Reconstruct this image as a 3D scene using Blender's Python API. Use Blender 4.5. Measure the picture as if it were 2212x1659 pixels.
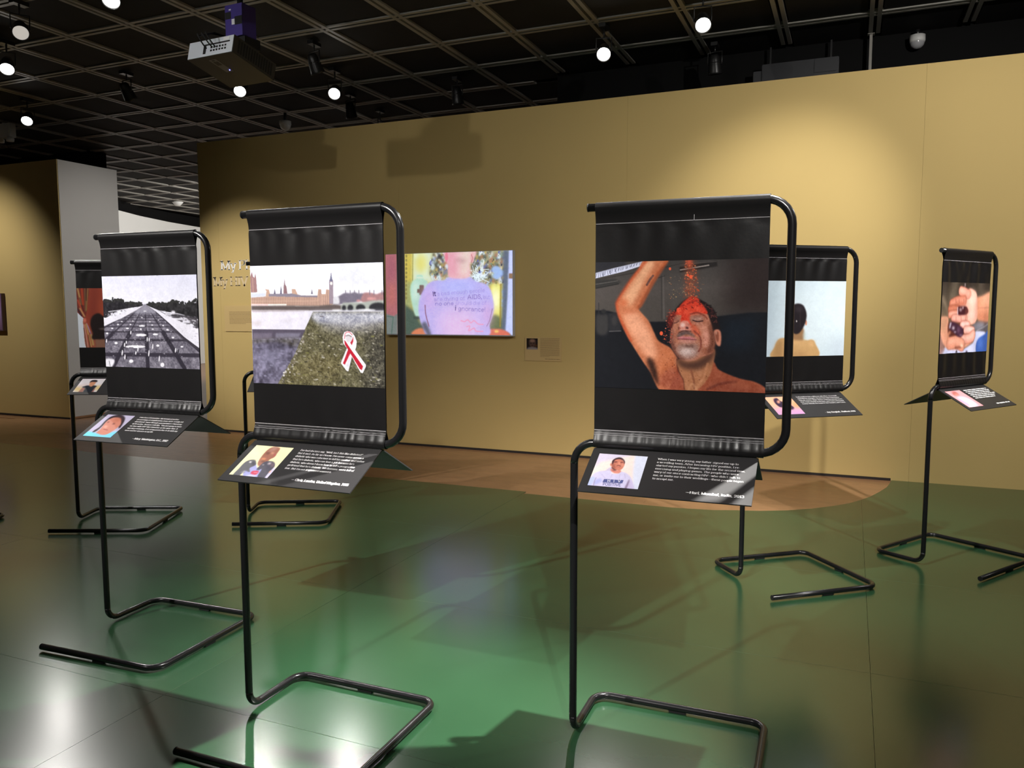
import bpy, bmesh, math, random
import numpy as np
from mathutils import Vector, Matrix

# ------------------------------------------------------------------ reset
for o in list(bpy.data.objects):
    bpy.data.objects.remove(o, do_unlink=True)
SC = bpy.context.scene
COL = SC.collection
R = math.radians

# ------------------------------------------------------------------ camera
# world: X runs along the long yellow wall, Y towards it, Z up, metres
CAM_H, YAW, PITCH, ROLL, F_PX = 1.4325, R(23.0435), 0.093058, -0.001726, 1715.6
fw = Vector((-math.sin(YAW) * math.cos(PITCH), math.cos(YAW) * math.cos(PITCH), -math.sin(PITCH)))
rt = Vector((math.cos(YAW), math.sin(YAW), 0))
up = rt.cross(fw)
rt, up = rt * math.cos(ROLL) + up * math.sin(ROLL), up * math.cos(ROLL) - rt * math.sin(ROLL)
cam_d = bpy.data.cameras.new('camera')
cam_d.sensor_width, cam_d.sensor_fit = 36.0, 'HORIZONTAL'
cam_d.lens = 36.0 * F_PX / 2212
cam_d.clip_start, cam_d.clip_end = 0.05, 100
cam = bpy.data.objects.new('camera', cam_d)
COL.objects.link(cam)
cam.matrix_world = Matrix(((rt.x, up.x, -fw.x, 0), (rt.y, up.y, -fw.y, 0), (rt.z, up.z, -fw.z, CAM_H), (0, 0, 0, 1)))
SC.camera = cam

# ------------------------------------------------------------------ world, exposure
wd = bpy.data.worlds.new('gallery_world')
SC.world = wd
wd.use_nodes = True
wd.node_tree.nodes['Background'].inputs[0].default_value = (0.9, 0.92, 1.0, 1)
wd.node_tree.nodes['Background'].inputs[1].default_value = 0.02
vs = SC.view_settings
vs.view_transform, vs.look, vs.gamma, vs.use_curve_mapping = 'Standard', 'None', 1.0, False
vs.exposure = 0.45
POWER = 1.0          # master level of the ceiling spotlights
CEIL_Z = 3.90
WALL_Y = 7.306
WALL_H = 3.38


# ------------------------------------------------------------------ helpers
def srgb(c):
    c = np.asarray(c, float) / 255.0
    return np.where(c <= 0.04045, c / 12.92, ((c + 0.055) / 1.055) ** 2.4)


def tag(o, label=None, cat=None, group=None, kind=None):
    if label: o['label'] = label
    if cat: o['category'] = cat
    if group: o['group'] = group
    if kind: o['kind'] = kind
    return o


def empty(name, loc=(0, 0, 0), rz=0.0, label=None, cat=None, group=None):
    o = bpy.data.objects.new(name, None)
    COL.objects.link(o)
    o.location, o.rotation_euler = loc, (0, 0, rz)
    o.empty_display_size = 0.1
    return tag(o, label, cat, group)


def link(name, me, mat, parent=None):
    o = bpy.data.objects.new(name, me)
    COL.objects.link(o)
    if mat is not None and len(me.materials) == 0:
        me.materials.append(mat)
    if parent is not None:
        o.parent = parent
    return o


class MB:
    """collects shapes into one mesh"""
    def __init__(self):
        self.v, self.f, self.s = [], [], []

    def add(self, vs_, fs_, smooth=False):
        b = len(self.v)
        self.v += [tuple(p) for p in vs_]
        self.f += [tuple(i + b for i in f) for f in fs_]
        self.s += [smooth] * len(fs_)
        return self

    def box(self, a, b, M=None):
        x0, y0, z0 = a
        x1, y1, z1 = b
        p = [Vector(q) for q in ((x0, y0, z0), (x1, y0, z0), (x1, y1, z0), (x0, y1, z0), (x0, y0, z1), (x1, y0, z1), (x1, y1, z1), (x0, y1, z1))]
        if M is not None: p = [M @ q for q in p]
        return self.add(p, [(0, 3, 2, 1), (4, 5, 6, 7), (0, 1, 5, 4), (1, 2, 6, 5), (2, 3, 7, 6), (3, 0, 4, 7)])

    def tube(self, path, r, n=12, cap=True, radii=None):
        P = [Vector(p) for p in path]
        T = []
        for i in range(len(P)):
            a, b = P[max(i - 1, 0)], P[min(i + 1, len(P) - 1)]
            T.append((b - a).normalized())
        ref = Vector((0, 0, 1)) if abs(T[0].z) < 0.9 else Vector((0, 1, 0))
        N = (ref - T[0] * ref.dot(T[0])).normalized()
        vs_, fs_ = [], []
        for i, p in enumerate(P):
            N = (N - T[i] * N.dot(T[i])).normalized()
            B = T[i].cross(N)
            rr = radii[i] if radii else r
            for k in range(n):
                a = 2 * math.pi * k / n
                vs_.append(p + (N * math.cos(a) + B * math.sin(a)) * rr)
        for i in range(len(P) - 1):
            for k in range(n):
                fs_.append((i * n + k, i * n + (k + 1) % n, (i + 1) * n + (k + 1) % n, (i + 1) * n + k))
        self.add(vs_, fs_, True)
        if cap:
            m = len(self.v) - len(vs_)
            self.f.append(tuple(m + k for k in reversed(range(n)))); self.s.append(False)
            self.f.append(tuple(m + (len(P) - 1) * n + k for k in range(n))); self.s.append(False)
        return self

    def lathe(self, prof, n=24, M=None):
        """profile (radius, z) revolved around z"""
        vs_, fs_ = [], []
        for r_, z in prof:
            for k in range(n):
                a = 2 * math.pi * k / n
                q = Vector((r_ * math.cos(a), r_ * math.sin(a), z))
                vs_.append(M @ q if M is not None else q)
        for i in range(len(prof) - 1):
            for k in range(n):
                fs_.append((i * n + k, i * n + (k + 1) % n, (i + 1) * n + (k + 1) % n, (i + 1) * n + k))
        return self.add(vs_, fs_, True)

    def prism(self, pts, z0, z1):
        n = len(pts)
        vs_ = [(x, y, z0) for x, y in pts] + [(x, y, z1) for x, y in pts]
        fs_ = [tuple(reversed(range(n))), tuple(range(n, 2 * n))] + [(i, (i + 1) % n, n + (i + 1) % n, n + i) for i in range(n)]
        return self.add(vs_, fs_)

    def mesh(self, name):
        me = bpy.data.meshes.new(name)
        me.from_pydata(self.v, [], self.f)
        me.polygons.foreach_set('use_smooth', self.s)
        me.update()
        return me

    def build(self, name, mat, parent=None):
        return link(name, self.mesh(name), mat, parent)


def bevel_box(name, a, b, mat, parent=None, w=0.004):
    me = bpy.data.meshes.new(name)
    bm = bmesh.new()
    bmesh.ops.create_cube(bm, size=1)
    for v in bm.verts:
        v.co = Vector([a[i] + (v.co[i] + 0.5) * (b[i] - a[i]) for i in range(3)])
    bmesh.ops.bevel(bm, geom=list(bm.edges), offset=w, segments=2, affect='EDGES')
    bm.to_mesh(me); bm.free()
    return link(name, me, mat, parent)


def grid_mesh(name, co, colors=None, smooth=True):
    """co: (ny,nx,3) array -> grid mesh with optional point colours (ny,nx,3) linear"""
    ny, nx = co.shape[:2]
    me = bpy.data.meshes.new(name)
    me.vertices.add(nx * ny)
    me.vertices.foreach_set('co', np.ascontiguousarray(co, np.float32).ravel())
    i = np.arange(nx * ny).reshape(ny, nx)
    q = np.stack([i[:-1, :-1], i[1:, :-1], i[1:, 1:], i[:-1, 1:]], -1).reshape(-1, 4)
    nf = len(q)
    me.loops.add(nf * 4)
    me.polygons.add(nf)
    me.loops.foreach_set('vertex_index', q.astype(np.int32).ravel())
    me.polygons.foreach_set('loop_start', np.arange(0, nf * 4, 4, dtype=np.int32))
    me.polygons.foreach_set('use_smooth', np.full(nf, smooth))
    if colors is not None:
        at = me.color_attributes.new('print', 'FLOAT_COLOR', 'POINT')
        c = np.ones((nx * ny, 4), np.float32)
        c[:, :3] = colors.reshape(-1, 3)
        at.data.foreach_set('color', c.ravel())
    me.update()
    me.validate()
    return me


# ------------------------------------------------------------------ materials
def mat(name, col=(0.5, 0.5, 0.5), rough=0.5, metal=0.0, spec=0.5, noise=None, bump=None, emit=None, attr=False, rnd=0.0, coat=0.0):
    """noise=(scale, amount) tints the colour, bump=(scale, strength, distance), rnd varies the value per object"""
    m = bpy.data.materials.new(name)
    m.use_nodes = True
    nt = m.node_tree
    b = nt.nodes['Principled BSDF']
    b.inputs['Roughness'].default_value = rough
    b.inputs['Metallic'].default_value = metal
    b.inputs['Specular IOR Level'].default_value = spec
    b.inputs['Coat Weight'].default_value = coat
    b.inputs['Base Color'].default_value = (*col, 1)
    src = None
    tc = nt.nodes.new('ShaderNodeTexCoord')
    if attr:
        a = nt.nodes.new('ShaderNodeAttribute'); a.attribute_name = 'print'
        src = a.outputs['Color']
    if noise or rnd:
        mx = nt.nodes.new('ShaderNodeMix'); mx.data_type = 'RGBA'; mx.blend_type = 'MULTIPLY'
        mx.inputs[0].default_value = 1.0
        mx.inputs[6].default_value = (*col, 1)
        if src: nt.links.new(src, mx.inputs[6])
        rampsrc = None
        if noise:
            n = nt.nodes.new('ShaderNodeTexNoise')
            n.inputs['Scale'].default_value = noise[0]; n.inputs['Detail'].default_value = 6
            nt.links.new(tc.outputs['Object'], n.inputs['Vector'])
            mr = nt.nodes.new('ShaderNodeMapRange')
            mr.inputs[3].default_value = 1 - noise[1]; mr.inputs[4].default_value = 1 + noise[1]
            mr.inputs[1].default_value = 0.3; mr.inputs[2].default_value = 0.7
            nt.links.new(n.outputs['Fac'], mr.inputs[0])
            rampsrc = mr.outputs[0]
        if rnd:
            oi = nt.nodes.new('ShaderNodeObjectInfo')
            mr2 = nt.nodes.new('ShaderNodeMapRange')
            mr2.inputs[3].default_value = 1 - rnd; mr2.inputs[4].default_value = 1 + rnd
            nt.links.new(oi.outputs['Random'], mr2.inputs[0])
            if rampsrc:
                mm = nt.nodes.new('ShaderNodeMath'); mm.operation = 'MULTIPLY'
                nt.links.new(rampsrc, mm.inputs[0]); nt.links.new(mr2.outputs[0], mm.inputs[1])
                rampsrc = mm.outputs[0]
            else:
                rampsrc = mr2.outputs[0]
        nt.links.new(rampsrc, mx.inputs[7])
        src = mx.outputs[2]
    if src: nt.links.new(src, b.inputs['Base Color'])
    if bump:
        n2 = nt.nodes.new('ShaderNodeTexNoise')
        n2.inputs['Scale'].default_value = bump[0]; n2.inputs['Detail'].default_value = 4
        nt.links.new(tc.outputs['Object'], n2.inputs['Vector'])
        bp = nt.nodes.new('ShaderNodeBump')
        bp.inputs['Strength'].default_value = bump[1]; bp.inputs['Distance'].default_value = bump[2]
        nt.links.new(n2.outputs['Fac'], bp.inputs['Height'])
        nt.links.new(bp.outputs['Normal'], b.inputs['Normal'])
    if emit is not None:
        b.inputs['Emission Strength'].default_value = emit[1]
        b.inputs['Emission Color'].default_value = (*emit[0], 1)
        if attr: nt.links.new(src, b.inputs['Emission Color'])
    return m


M = dict(
    mustard=mat('mustard_wall_paint', (0.58, 0.425, 0.168), 0.75, spec=0.25, noise=(0.8, 0.04), bump=(140, 0.06, 0.001)),
    white_wall=mat('off_white_wall_paint', (0.62, 0.60, 0.57), 0.7, spec=0.3, noise=(0.7, 0.03)),
    bright_wall=mat('white_curved_wall_paint', (0.80, 0.80, 0.77), 0.7, spec=0.3),
    dark_gap=mat('painted_gap_shade', (0.018, 0.012, 0.010), 0.7),
    black=mat('black_bulkhead_paint', (0.006, 0.006, 0.006), 0.9, spec=0.1),
    wood=mat('reddish_wood_floor', (0.36, 0.195, 0.10), 0.33, noise=(6, 0.10)),
    plank=mat('wood_plank', (0.38, 0.205, 0.105), 0.30, noise=(9, 0.10), rnd=0.06, bump=(60, 0.05, 0.0005)),
    green=mat('green_painted_floor_sheet', (0.024, 0.078, 0.034), 0.20, spec=0.85, noise=(1.6, 0.12), rnd=0.06, bump=(220, 0.05, 0.0004)),
    tile=mat('charcoal_ceiling_tile', (0.019, 0.018, 0.018), 0.85, spec=0.2, noise=(3, 0.15), rnd=0.2),
    rail=mat('grey_ceiling_rail', (0.25, 0.235, 0.205), 0.5),
    tube=mat('black_powder_coated_tube', (0.010, 0.010, 0.011), 0.24, spec=0.5),
    cloth=mat('black_vinyl_cloth', (0.008, 0.0075, 0.008), 0.36, spec=0.42, bump=(90, 0.25, 0.0008)),
    stitch=mat('pale_stitching', (0.45, 0.43, 0.45), 0.7),
    panel=mat('charcoal_caption_board', (0.026, 0.025, 0.026), 0.52, spec=0.40),
    panel_edge=mat('caption_board_edge', (0.03, 0.03, 0.03), 0.5),
    ink=mat('white_lettering', (0.85, 0.85, 0.85), 0.6),
    wall_ink=mat('white_wall_lettering', (0.86, 0.83, 0.78), 0.7),
    wall_ink2=mat('pale_outline_lettering', (0.70, 0.55, 0.33), 0.7),
    dark_ink=mat('brown_wall_text', (0.20, 0.12, 0.05), 0.7),
    sign=mat('mustard_sign_board', (0.60, 0.425, 0.18), 0.6),
    print=mat('photo_print', (1, 1, 1), 0.5, spec=0.18, attr=True),
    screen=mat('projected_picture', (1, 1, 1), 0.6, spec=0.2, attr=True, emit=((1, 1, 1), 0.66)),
    screen_edge=mat('white_screen_edge', (0.55, 0.57, 0.60), 0.6),
    black_metal=mat('black_lamp_housing', (0.012, 0.012, 0.012), 0.35),
    lens=mat('lit_lamp_lens', (1, 1, 1), 0.3, emit=((1.0, 0.97, 0.92), 14.0)),
    lens_soft=mat('dim_lamp_lens', (0.8, 0.8, 0.8), 0.2, emit=((1.0, 0.93, 0.84), 0.35)),
    lens_off=mat('unlit_lamp_lens', (0.05, 0.05, 0.05), 0.1),
    white_plastic=mat('white_plastic', (0.62, 0.62, 0.60), 0.4),
    smoke_plastic=mat('grey_dome_plastic', (0.35, 0.35, 0.36), 0.2),
    proj_rear=mat('pale_projector_rear', (0.70, 0.74, 0.80), 0.4),
    proj_body=mat('dark_projector_shell', (0.035, 0.030, 0.026), 0.5),
    proj_label=mat('grey_keypad_plate', (0.20, 0.18, 0.17), 0.5),
    purple=mat('violet_projector_bracket', (0.055, 0.035, 0.24), 0.45),
    led=mat('blue_status_light', (0.1, 0.1, 1.0), 0.4, emit=((0.15, 0.15, 1.0), 6.0)),
    rubber=mat('black_rubber', (0.008, 0.008, 0.008), 0.8),
)


# ------------------------------------------------------------------ painting of flat prints (colour per point)
def smooth_pts(pts, n=5):
    p = np.asarray(pts, float)
    N = len(p)
    out = []
    for i in range(N):
        a, b, c, d = p[(i - 1) % N], p[i], p[(i + 1) % N], p[(i + 2) % N]
        for t in np.arange(n) / n:
            out.append(0.5 * ((2 * b) + (c - a) * t + (2 * a - 5 * b + 4 * c - d) * t * t + (3 * b - a - 3 * c + d) * t ** 3))
    return np.array(out)


def blur(m, s):
    r = int(max(1, round(s)))
    for ax in (0, 1):
        for _ in range(2):
            c = np.pad(m, [(r + 1, r) if k == ax else (0, 0) for k in (0, 1)], mode='edge').cumsum(ax)
            if ax == 0: m = (c[2 * r + 1:] - c[:-2 * r - 1]) / (2 * r + 1)
            else: m = (c[:, 2 * r + 1:] - c[:, :-2 * r - 1]) / (2 * r + 1)
    return m


class Paint:
    def __init__(self, w, h, corners=None, base=(0, 0, 0), seed=1):
        self.w, self.h = w, h
        self.a = np.ones((h, w, 3)) * np.asarray(base, float)
        self.rng = np.random.default_rng(seed)
        self.H = None
        if corners is not None:
            dst = [(0, 0), (w, 0), (w, h), (0, h)]
            A = []
            for (x, y), (u, v) in zip(corners, dst):
                A += [[x, y, 1, 0, 0, 0, -u * x, -u * y, -u], [0, 0, 0, x, y, 1, -v * x, -v * y, -v]]
            self.H = np.linalg.svd(np.array(A, float))[2][-1].reshape(3, 3)
            c = np.array(corners, float)
            self.k = w / (0.5 * (np.linalg.norm(c[1] - c[0]) + np.linalg.norm(c[2] - c[3])))
        else:
            self.k = 1.0

    def tf(self, pts):
        p = np.atleast_2d(np.asarray(pts, float))
        if self.H is None: return p
        q = np.c_[p, np.ones(len(p))] @ self.H.T
        return q[:, :2] / q[:, 2:]

    def _bbox(self, p, pad):
        x0, y0 = np.floor(p.min(0) - pad).astype(int)
        x1, y1 = np.ceil(p.max(0) + pad).astype(int) + 1
        return max(x0, 0), max(y0, 0), min(x1, self.w), min(y1, self.h)

    def mask(self, p, pad=0):
        x0, y0, x1, y1 = self._bbox(p, pad + 1)
        if x1 <= x0 or y1 <= y0: return None
        ss = 2
        X, Y = np.meshgrid(x0 + (np.arange((x1 - x0) * ss) + .5) / ss, y0 + (np.arange((y1 - y0) * ss) + .5) / ss)
        ins = np.zeros(X.shape, bool)
        for i in range(len(p)):
            (ax, ay), (bx, by) = p[i], p[(i + 1) % len(p)]
            if ay == by: continue
            c = (ay > Y) != (by > Y)
            ins ^= c & (X < (bx - ax) * (Y - ay) / (by - ay) + ax)
        m = ins.reshape(y1 - y0, ss, x1 - x0, ss).mean((1, 3))
        return m, (x0, y0, x1, y1)

    def comp(self, m, box, col, alpha):
        x0, y0, x1, y1 = box
        s = self.a[y0:y1, x0:x1]
        mm = (m * alpha)[..., None]
        s[:] = s * (1 - mm) + np.asarray(col, float) * mm

    def poly(self, pts, col, soft=0, alpha=1.0, smooth=True):
        p = self.tf(smooth_pts(pts) if smooth else pts)
        sp = soft * self.k
        r = self.mask(p, int(sp * 2.5) + 1)
        if r is None: return
        m, box = r
        if sp >= 0.6: m = blur(m, sp)
        self.comp(m, box, col, alpha)

    def ell(self, cx, cy, rx, ry, col, soft=0, alpha=1.0, rot=0):
        t = np.linspace(0, 2 * np.pi, 24, endpoint=False)
        c, s = math.cos(R(rot)), math.sin(R(rot))
        x, y = rx * np.cos(t), ry * np.sin(t)
        self.poly(np.c_[cx + x * c - y * s, cy + x * s + y * c], col, soft, alpha, False)

    def line(self, pts, w, col, soft=0, alpha=1.0, smooth=False):
        p = np.asarray(pts, float)
        if smooth and len(p) > 2:
            q = np.vstack([2 * p[0] - p[1], p, 2 * p[-1] - p[-2]])
            o = []
            for i in range(1, len(q) - 2):
                a, b, c, d = q[i - 1], q[i], q[i + 1], q[i + 2]
                for t in np.arange(6) / 6: o.append(0.5 * ((2 * b) + (c - a) * t + (2 * a - 5 * b + 4 * c - d) * t * t + (3 * b - a - 3 * c + d) * t ** 3))
            p = np.array(o + [p[-1]])
        p = self.tf(p)
        hw = max(w * self.k / 2, 0.35)
        sp = soft * self.k
        x0, y0, x1, y1 = self._bbox(p, hw + sp + 2)
        if x1 <= x0 or y1 <= y0: return
        X, Y = np.meshgrid(np.arange(x0, x1) + .5, np.arange(y0, y1) + .5)
        d = np.full(X.shape, 1e9)
        for i in range(len(p) - 1):
            a, b = p[i], p[i + 1]
            v = b - a
            L = max(v @ v, 1e-9)
            t = np.clip(((X - a[0]) * v[0] + (Y - a[1]) * v[1]) / L, 0, 1)
            d = np.minimum(d, np.hypot(X - a[0] - t * v[0], Y - a[1] - t * v[1]))
        m = np.clip((hw - d) / (1.0 + sp) + .5, 0, 1)
        self.comp(m, (x0, y0, x1, y1), col, alpha)

    def vgrad(self, stops):
        ys = np.linspace(0, 1, self.h)
        for k in range(3):
            self.a[..., k] = np.interp(ys, [s[0] for s in stops], [s[1][k] for s in stops])[:, None]

    def field(self, sc):
        """smooth random field, sc = feature size in pixels"""
        g = self.rng.random((int(self.h / sc) + 3, int(self.w / sc) + 3))
        yy, xx = np.arange(self.h) / sc, np.arange(self.w) / sc
        yi, xi = yy.astype(int), xx.astype(int)
        fy, fx = (yy - yi)[:, None], (xx - xi)[None]
        fy, fx = fy * fy * (3 - 2 * fy), fx * fx * (3 - 2 * fx)
        return (g[yi][:, xi] * (1 - fy) + g[yi + 1][:, xi] * fy) * (1 - fx) + (g[yi][:, xi + 1] * (1 - fy) + g[yi + 1][:, xi + 1] * fy) * fx

    def noise(self, pts, amp, sizes=(12, 5, 2), tint=(1, 1, 1), smooth=False):
        r = self.mask(self.tf(pts if not smooth else smooth_pts(pts)))
        if r is None: return
        m, (x0, y0, x1, y1) = r
        n = sum(self.field(s) - .5 for s in sizes) / len(sizes) * 2
        self.a[y0:y1, x0:x1] += (n[y0:y1, x0:x1] * m)[..., None] * amp * np.asarray(tint, float)

    def specks(self, pts, n, size, cols, alpha=(0.5, 1.0), asp=1.0):
        p = np.asarray(pts, float)
        lo, hi = p.min(0), p.max(0)
        done = 0
        while done < n:
            q = lo + self.rng.random(2) * (hi - lo)
            c = False
            for i in range(len(p)):
                (ax, ay), (bx, by) = p[i], p[(i + 1) % len(p)]
                if (ay > q[1]) != (by > q[1]) and q[0] < (bx - ax) * (q[1] - ay) / (by - ay) + ax: c = not c
            done += 1
            if not c: continue
            s = size[0] + self.rng.random() ** 2 * (size[1] - size[0])
            self.ell(q[0], q[1], s * asp, s / asp, cols[self.rng.integers(len(cols))], 0, alpha[0] + self.rng.random() * (alpha[1] - alpha[0]), self.rng.random() * 20)

    def soften(self, pts, s):
        r = self.mask(self.tf(pts), 1)
        if r is None: return
        m, (x0, y0, x1, y1) = r
        b = np.stack([blur(self.a[..., k], s) for k in range(3)], -1)
        self.a[y0:y1, x0:x1] += (b[y0:y1, x0:x1] - self.a[y0:y1, x0:x1]) * m[..., None]

    def grain(self, amp, sizes=(1.3, 3, 9)):
        n = sum(self.field(s) - .5 for s in sizes) / len(sizes) * 2
        self.a += n[..., None] * amp * (0.35 + self.a / 200.0)

    def linear(self):
        return srgb(np.clip(self.a, 0, 250))


# ------------------------------------------------------------------ lettering: stroke skeletons, 50 = x-height
def arc(cx, cy, rx, ry, a0, a1, n=9):
    return [(cx + rx * math.cos(R(a0 + (a1 - a0) * i / n)), cy + ry * math.sin(R(a0 + (a1 - a0) * i / n))) for i in range(n + 1)]


def ring(cx, cy, rx, ry):
    return arc(cx, cy, rx, ry, 90, 450, 14)


GLYPH = {
    'a': (50, [ring(21, 15, 15, 15), arc(22, 33, 15, 17, 160, 0, 6) + [(37, 8), (42, 0)]]),
    'b': (50, [[(9, 74), (9, 0)], ring(27, 25, 17, 25)]),
    'c': (46, [arc(25, 25, 18, 25, 45, 315)]),
    'd': (52, [[(42, 74), (42, 0)], ring(24, 25, 17, 25)]),
    'e': (48, [[(8, 26), (41, 26)] + arc(25, 25, 17, 25, 5, 315)]),
    'f': (34, [[(14, 0), (14, 56)] + arc(26, 58, 12, 16, 180, 60, 5), [(3, 50), (28, 50)]]),
    'g': (50, [ring(23, 26, 16, 24), [(40, 50), (40, -6)] + arc(24, -6, 16, 15, 0, -160, 6)]),
    'h': (54, [[(9, 74), (9, 0)], arc(26, 32, 17, 18, 180, 0, 7) + [(43, 0)]]),
    'i': (24, [[(12, 50), (12, 0)], [(12, 68), (12, 70)]]),
    'j': (24, [[(14, 50), (14, -8)] + arc(4, -8, 10, 12, 0, -110, 4), [(14, 68), (14, 70)]]),
    'k': (52, [[(9, 74), (9, 0)], [(40, 50), (11, 22)], [(22, 32), (44, 0)]]),
    'l': (24, [[(12, 74), (12, 0)]]),
    'm': (80, [[(9, 50), (9, 0)], arc(24, 33, 15, 17, 180, 0, 6) + [(39, 0)], arc(54, 33, 15, 17, 180, 0, 6) + [(69, 0)]]),
    'n': (54, [[(9, 50), (9, 0)], arc(26, 32, 17, 18, 180, 0, 7) + [(43, 0)]]),
    'o': (50, [ring(25, 25, 19, 25)]),
    'p': (52, [[(9, 50), (9, -22)], ring(27, 25, 17, 25)]),
    'r': (40, [[(9, 50), (9, 0)], arc(24, 34, 15, 16, 180, 50, 5)]),
    's': (42, [[(36, 39), (29, 48), (17, 49), (9, 42), (12, 31), (24, 26), (35, 19), (36, 8), (28, 1), (15, 1), (6, 10)]]),
    't': (34, [[(15, 66), (15, 10)] + arc(25, 10, 10, 10, 180, 300, 5), [(3, 50), (30, 50)]]),
    'u': (54, [[(9, 50), (9, 18)] + arc(26, 18, 17, 18, 180, 360, 7), [(43, 50), (43, 0)]]),
    'v': (46, [[(4, 50), (23, 0), (42, 50)]]),
    'w': (66, [[(3, 50), (18, 0), (33, 50), (48, 0), (63, 50)]]),
    'x': (46, [[(5, 50), (40, 0)], [(40, 50), (5, 0)]]),
    'y': (46, [[(4, 50), (23, 2)], [(42, 50), (18, -20), (6, -18)]]),
    'z': (42, [[(5, 50), (37, 50), (5, 0), (37, 0)]]),
    'A': (68, [[(4, 0), (33, 70), (62, 0)], [(14, 24), (52, 24)]]),
    'B': (60, [[(11, 70), (11, 0)], [(11, 70)] + arc(33, 53, 17, 17, 90, -90, 6) + [(11, 36)], [(11, 36)] + arc(35, 18, 19, 18, 90, -90, 6) + [(11, 0)]]),
    'C': (62, [arc(34, 35, 26, 35, 45, 315, 12)]),
    'D': (68, [[(11, 70), (11, 0)], [(11, 70)] + arc(32, 35, 28, 35, 90, -90, 9) + [(11, 0)]]),
    'E': (56, [[(11, 70), (11, 0)], [(11, 70), (50, 70)], [(11, 36), (40, 36)], [(11, 0), (50, 0)]]),
    'F': (54, [[(11, 70), (11, 0)], [(11, 70), (48, 70)], [(11, 36), (40, 36)]]),
    'H': (72, [[(12, 70), (12, 0)], [(60, 70), (60, 0)], [(12, 36), (60, 36)]]),
    'I': (30, [[(15, 70), (15, 0)]]),
    'J': (44, [[(30, 70), (30, 16)] + arc(17, 16, 13, 16, 0, -170, 6)]),
    'K': (66, [[(12, 70), (12, 0)], [(54, 70), (14, 30)], [(26, 42), (58, 0)]]),
    'L': (54, [[(12, 70), (12, 0)], [(12, 0), (48, 0)]]),
    'M': (86, [[(12, 0), (12, 70)], [(12, 70), (43, 6), (74, 70)], [(74, 70), (74, 0)]]),
    'N': (72, [[(12, 0), (12, 70)], [(12, 70), (60, 0)], [(60, 0), (60, 70)]]),
    'O': (70, [ring(35, 35, 28, 35)]),
    'P': (58, [[(11, 70), (11, 0)], [(11, 70)] + arc(32, 52, 19, 18, 90, -90, 7) + [(11, 34)]]),
    'S': (54, [[(46, 56), (36, 69), (20, 69), (10, 57), (14, 43), (28, 36), (44, 28), (46, 12), (34, 1), (18, 1), (7, 15)]]),
    'T': (62, [[(31, 70), (31, 0)], [(5, 70), (57, 70)]]),
    'U': (68, [[(12, 70), (12, 22)] + arc(34, 22, 22, 22, 180, 360, 8) + [(56, 70)]]),
    'V': (64, [[(4, 70), (32, 0), (60, 70)]]),
    'W': (92, [[(3, 70), (25, 0), (46, 66), (67, 0), (89, 70)]]),
    'Y': (62, [[(4, 70), (31, 32), (58, 70)], [(31, 32), (31, 0)]]),
    '0': (54, [ring(27, 35, 19, 35)]),
    '1': (40, [[(8, 56), (22, 70), (22, 0)]]),
    '2': (52, [arc(26, 50, 18, 20, 170, -30, 7) + [(8, 0), (46, 0)]]),
    '3': (52, [arc(25, 53, 16, 17, 160, -80, 7), arc(25, 18, 19, 18, 85, -160, 8)]),
    '5': (52, [[(43, 70), (13, 70), (11, 40)] + arc(26, 22, 18, 22, 110, -155, 9)]),
    '.': (22, [[(10, 2), (10, 4)]]), ',': (22, [[(11, 4), (7, -12)]]),
    "'": (16, [[(8, 72), (7, 58)]]), '"': (32, [[(9, 72), (8, 58)], [(22, 72), (21, 58)]]),
    '?': (44, [arc(21, 54, 14, 16, 170, -40, 6) + [(21, 28), (21, 20)], [(21, 2), (21, 4)]]),
    '!': (22, [[(11, 72), (11, 22)], [(11, 2), (11, 4)]]),
    '-': (32, [[(5, 26), (27, 26)]]), '—': (84, [[(3, 27), (80, 27)]]), ' ': (24, []),
}
SERIF_Y = (0, 50, 70, 74, -22)


def text_width(s):
    return sum(GLYPH[c][0] for c in s)


def text_mesh(name, lines, to_world, thick=15, thin=4.5, serif=True):
    """lines: (string, x, y, size per unit, x-stretch); to_world maps plane (x, y) to 3-D"""
    V, F = [], []

    def quad(p):
        b = len(V)
        V.extend(p); F.append((b, b + 1, b + 2, b + 3))
    for s, x0, y0, sz, sx in lines:
        cx = x0
        for ch in s:
            adv, strokes = GLYPH[ch]
            for st in strokes:
                n = len(st)
                for i in range(n - 1):
                    (ax, ay), (bx, by) = st[i], st[i + 1]
                    dx, dy = bx - ax, by - ay
                    L = math.hypot(dx, dy) or 1
                    ux, uy = dx / L, dy / L
                    w = (thin + (thick - thin) * abs(uy) ** 1.5) / 2
                    if n == 2 and L <= 3: w = thick * 0.55; ax, ay, bx, by = ax, ay - thick * .3, bx, by + thick * .3
                    e = min(w, thick * .25) if n > 2 else 0
                    q = [(ax - ux * e - uy * w, ay - uy * e + ux * w), (ax - ux * e + uy * w, ay - uy * e - ux * w),
                         (bx + ux * e + uy * w, by + uy * e - ux * w), (bx + ux * e - uy * w, by + uy * e + ux * w)]
                    quad([to_world(cx + px * sz * sx, y0 + py * sz) for px, py in q])
                if serif and n >= 2 and math.hypot(st[0][0] - st[-1][0], st[0][1] - st[-1][1]) > 8 and ch not in ".,'\"?!-—":
                    for (ex, ey), (fx, fy) in ((st[0], st[1]), (st[-1], st[-2])):
                        if ey in SERIF_Y and abs(ey - fy) > 1.2 * abs(ex - fx):
                            g = thick * .5 + 7
                            h = 5.5 if ey in (0, -22) else -5.5
                            quad([to_world(cx + px * sz * sx, y0 + py * sz) for px, py in ((ex - g, ey), (ex + g, ey), (ex + g, ey + h), (ex - g, ey + h))])
            cx += adv * sz * sx
    me = bpy.data.meshes.new(name)
    me.from_pydata(V, [], F)
    me.update()
    return me


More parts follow.
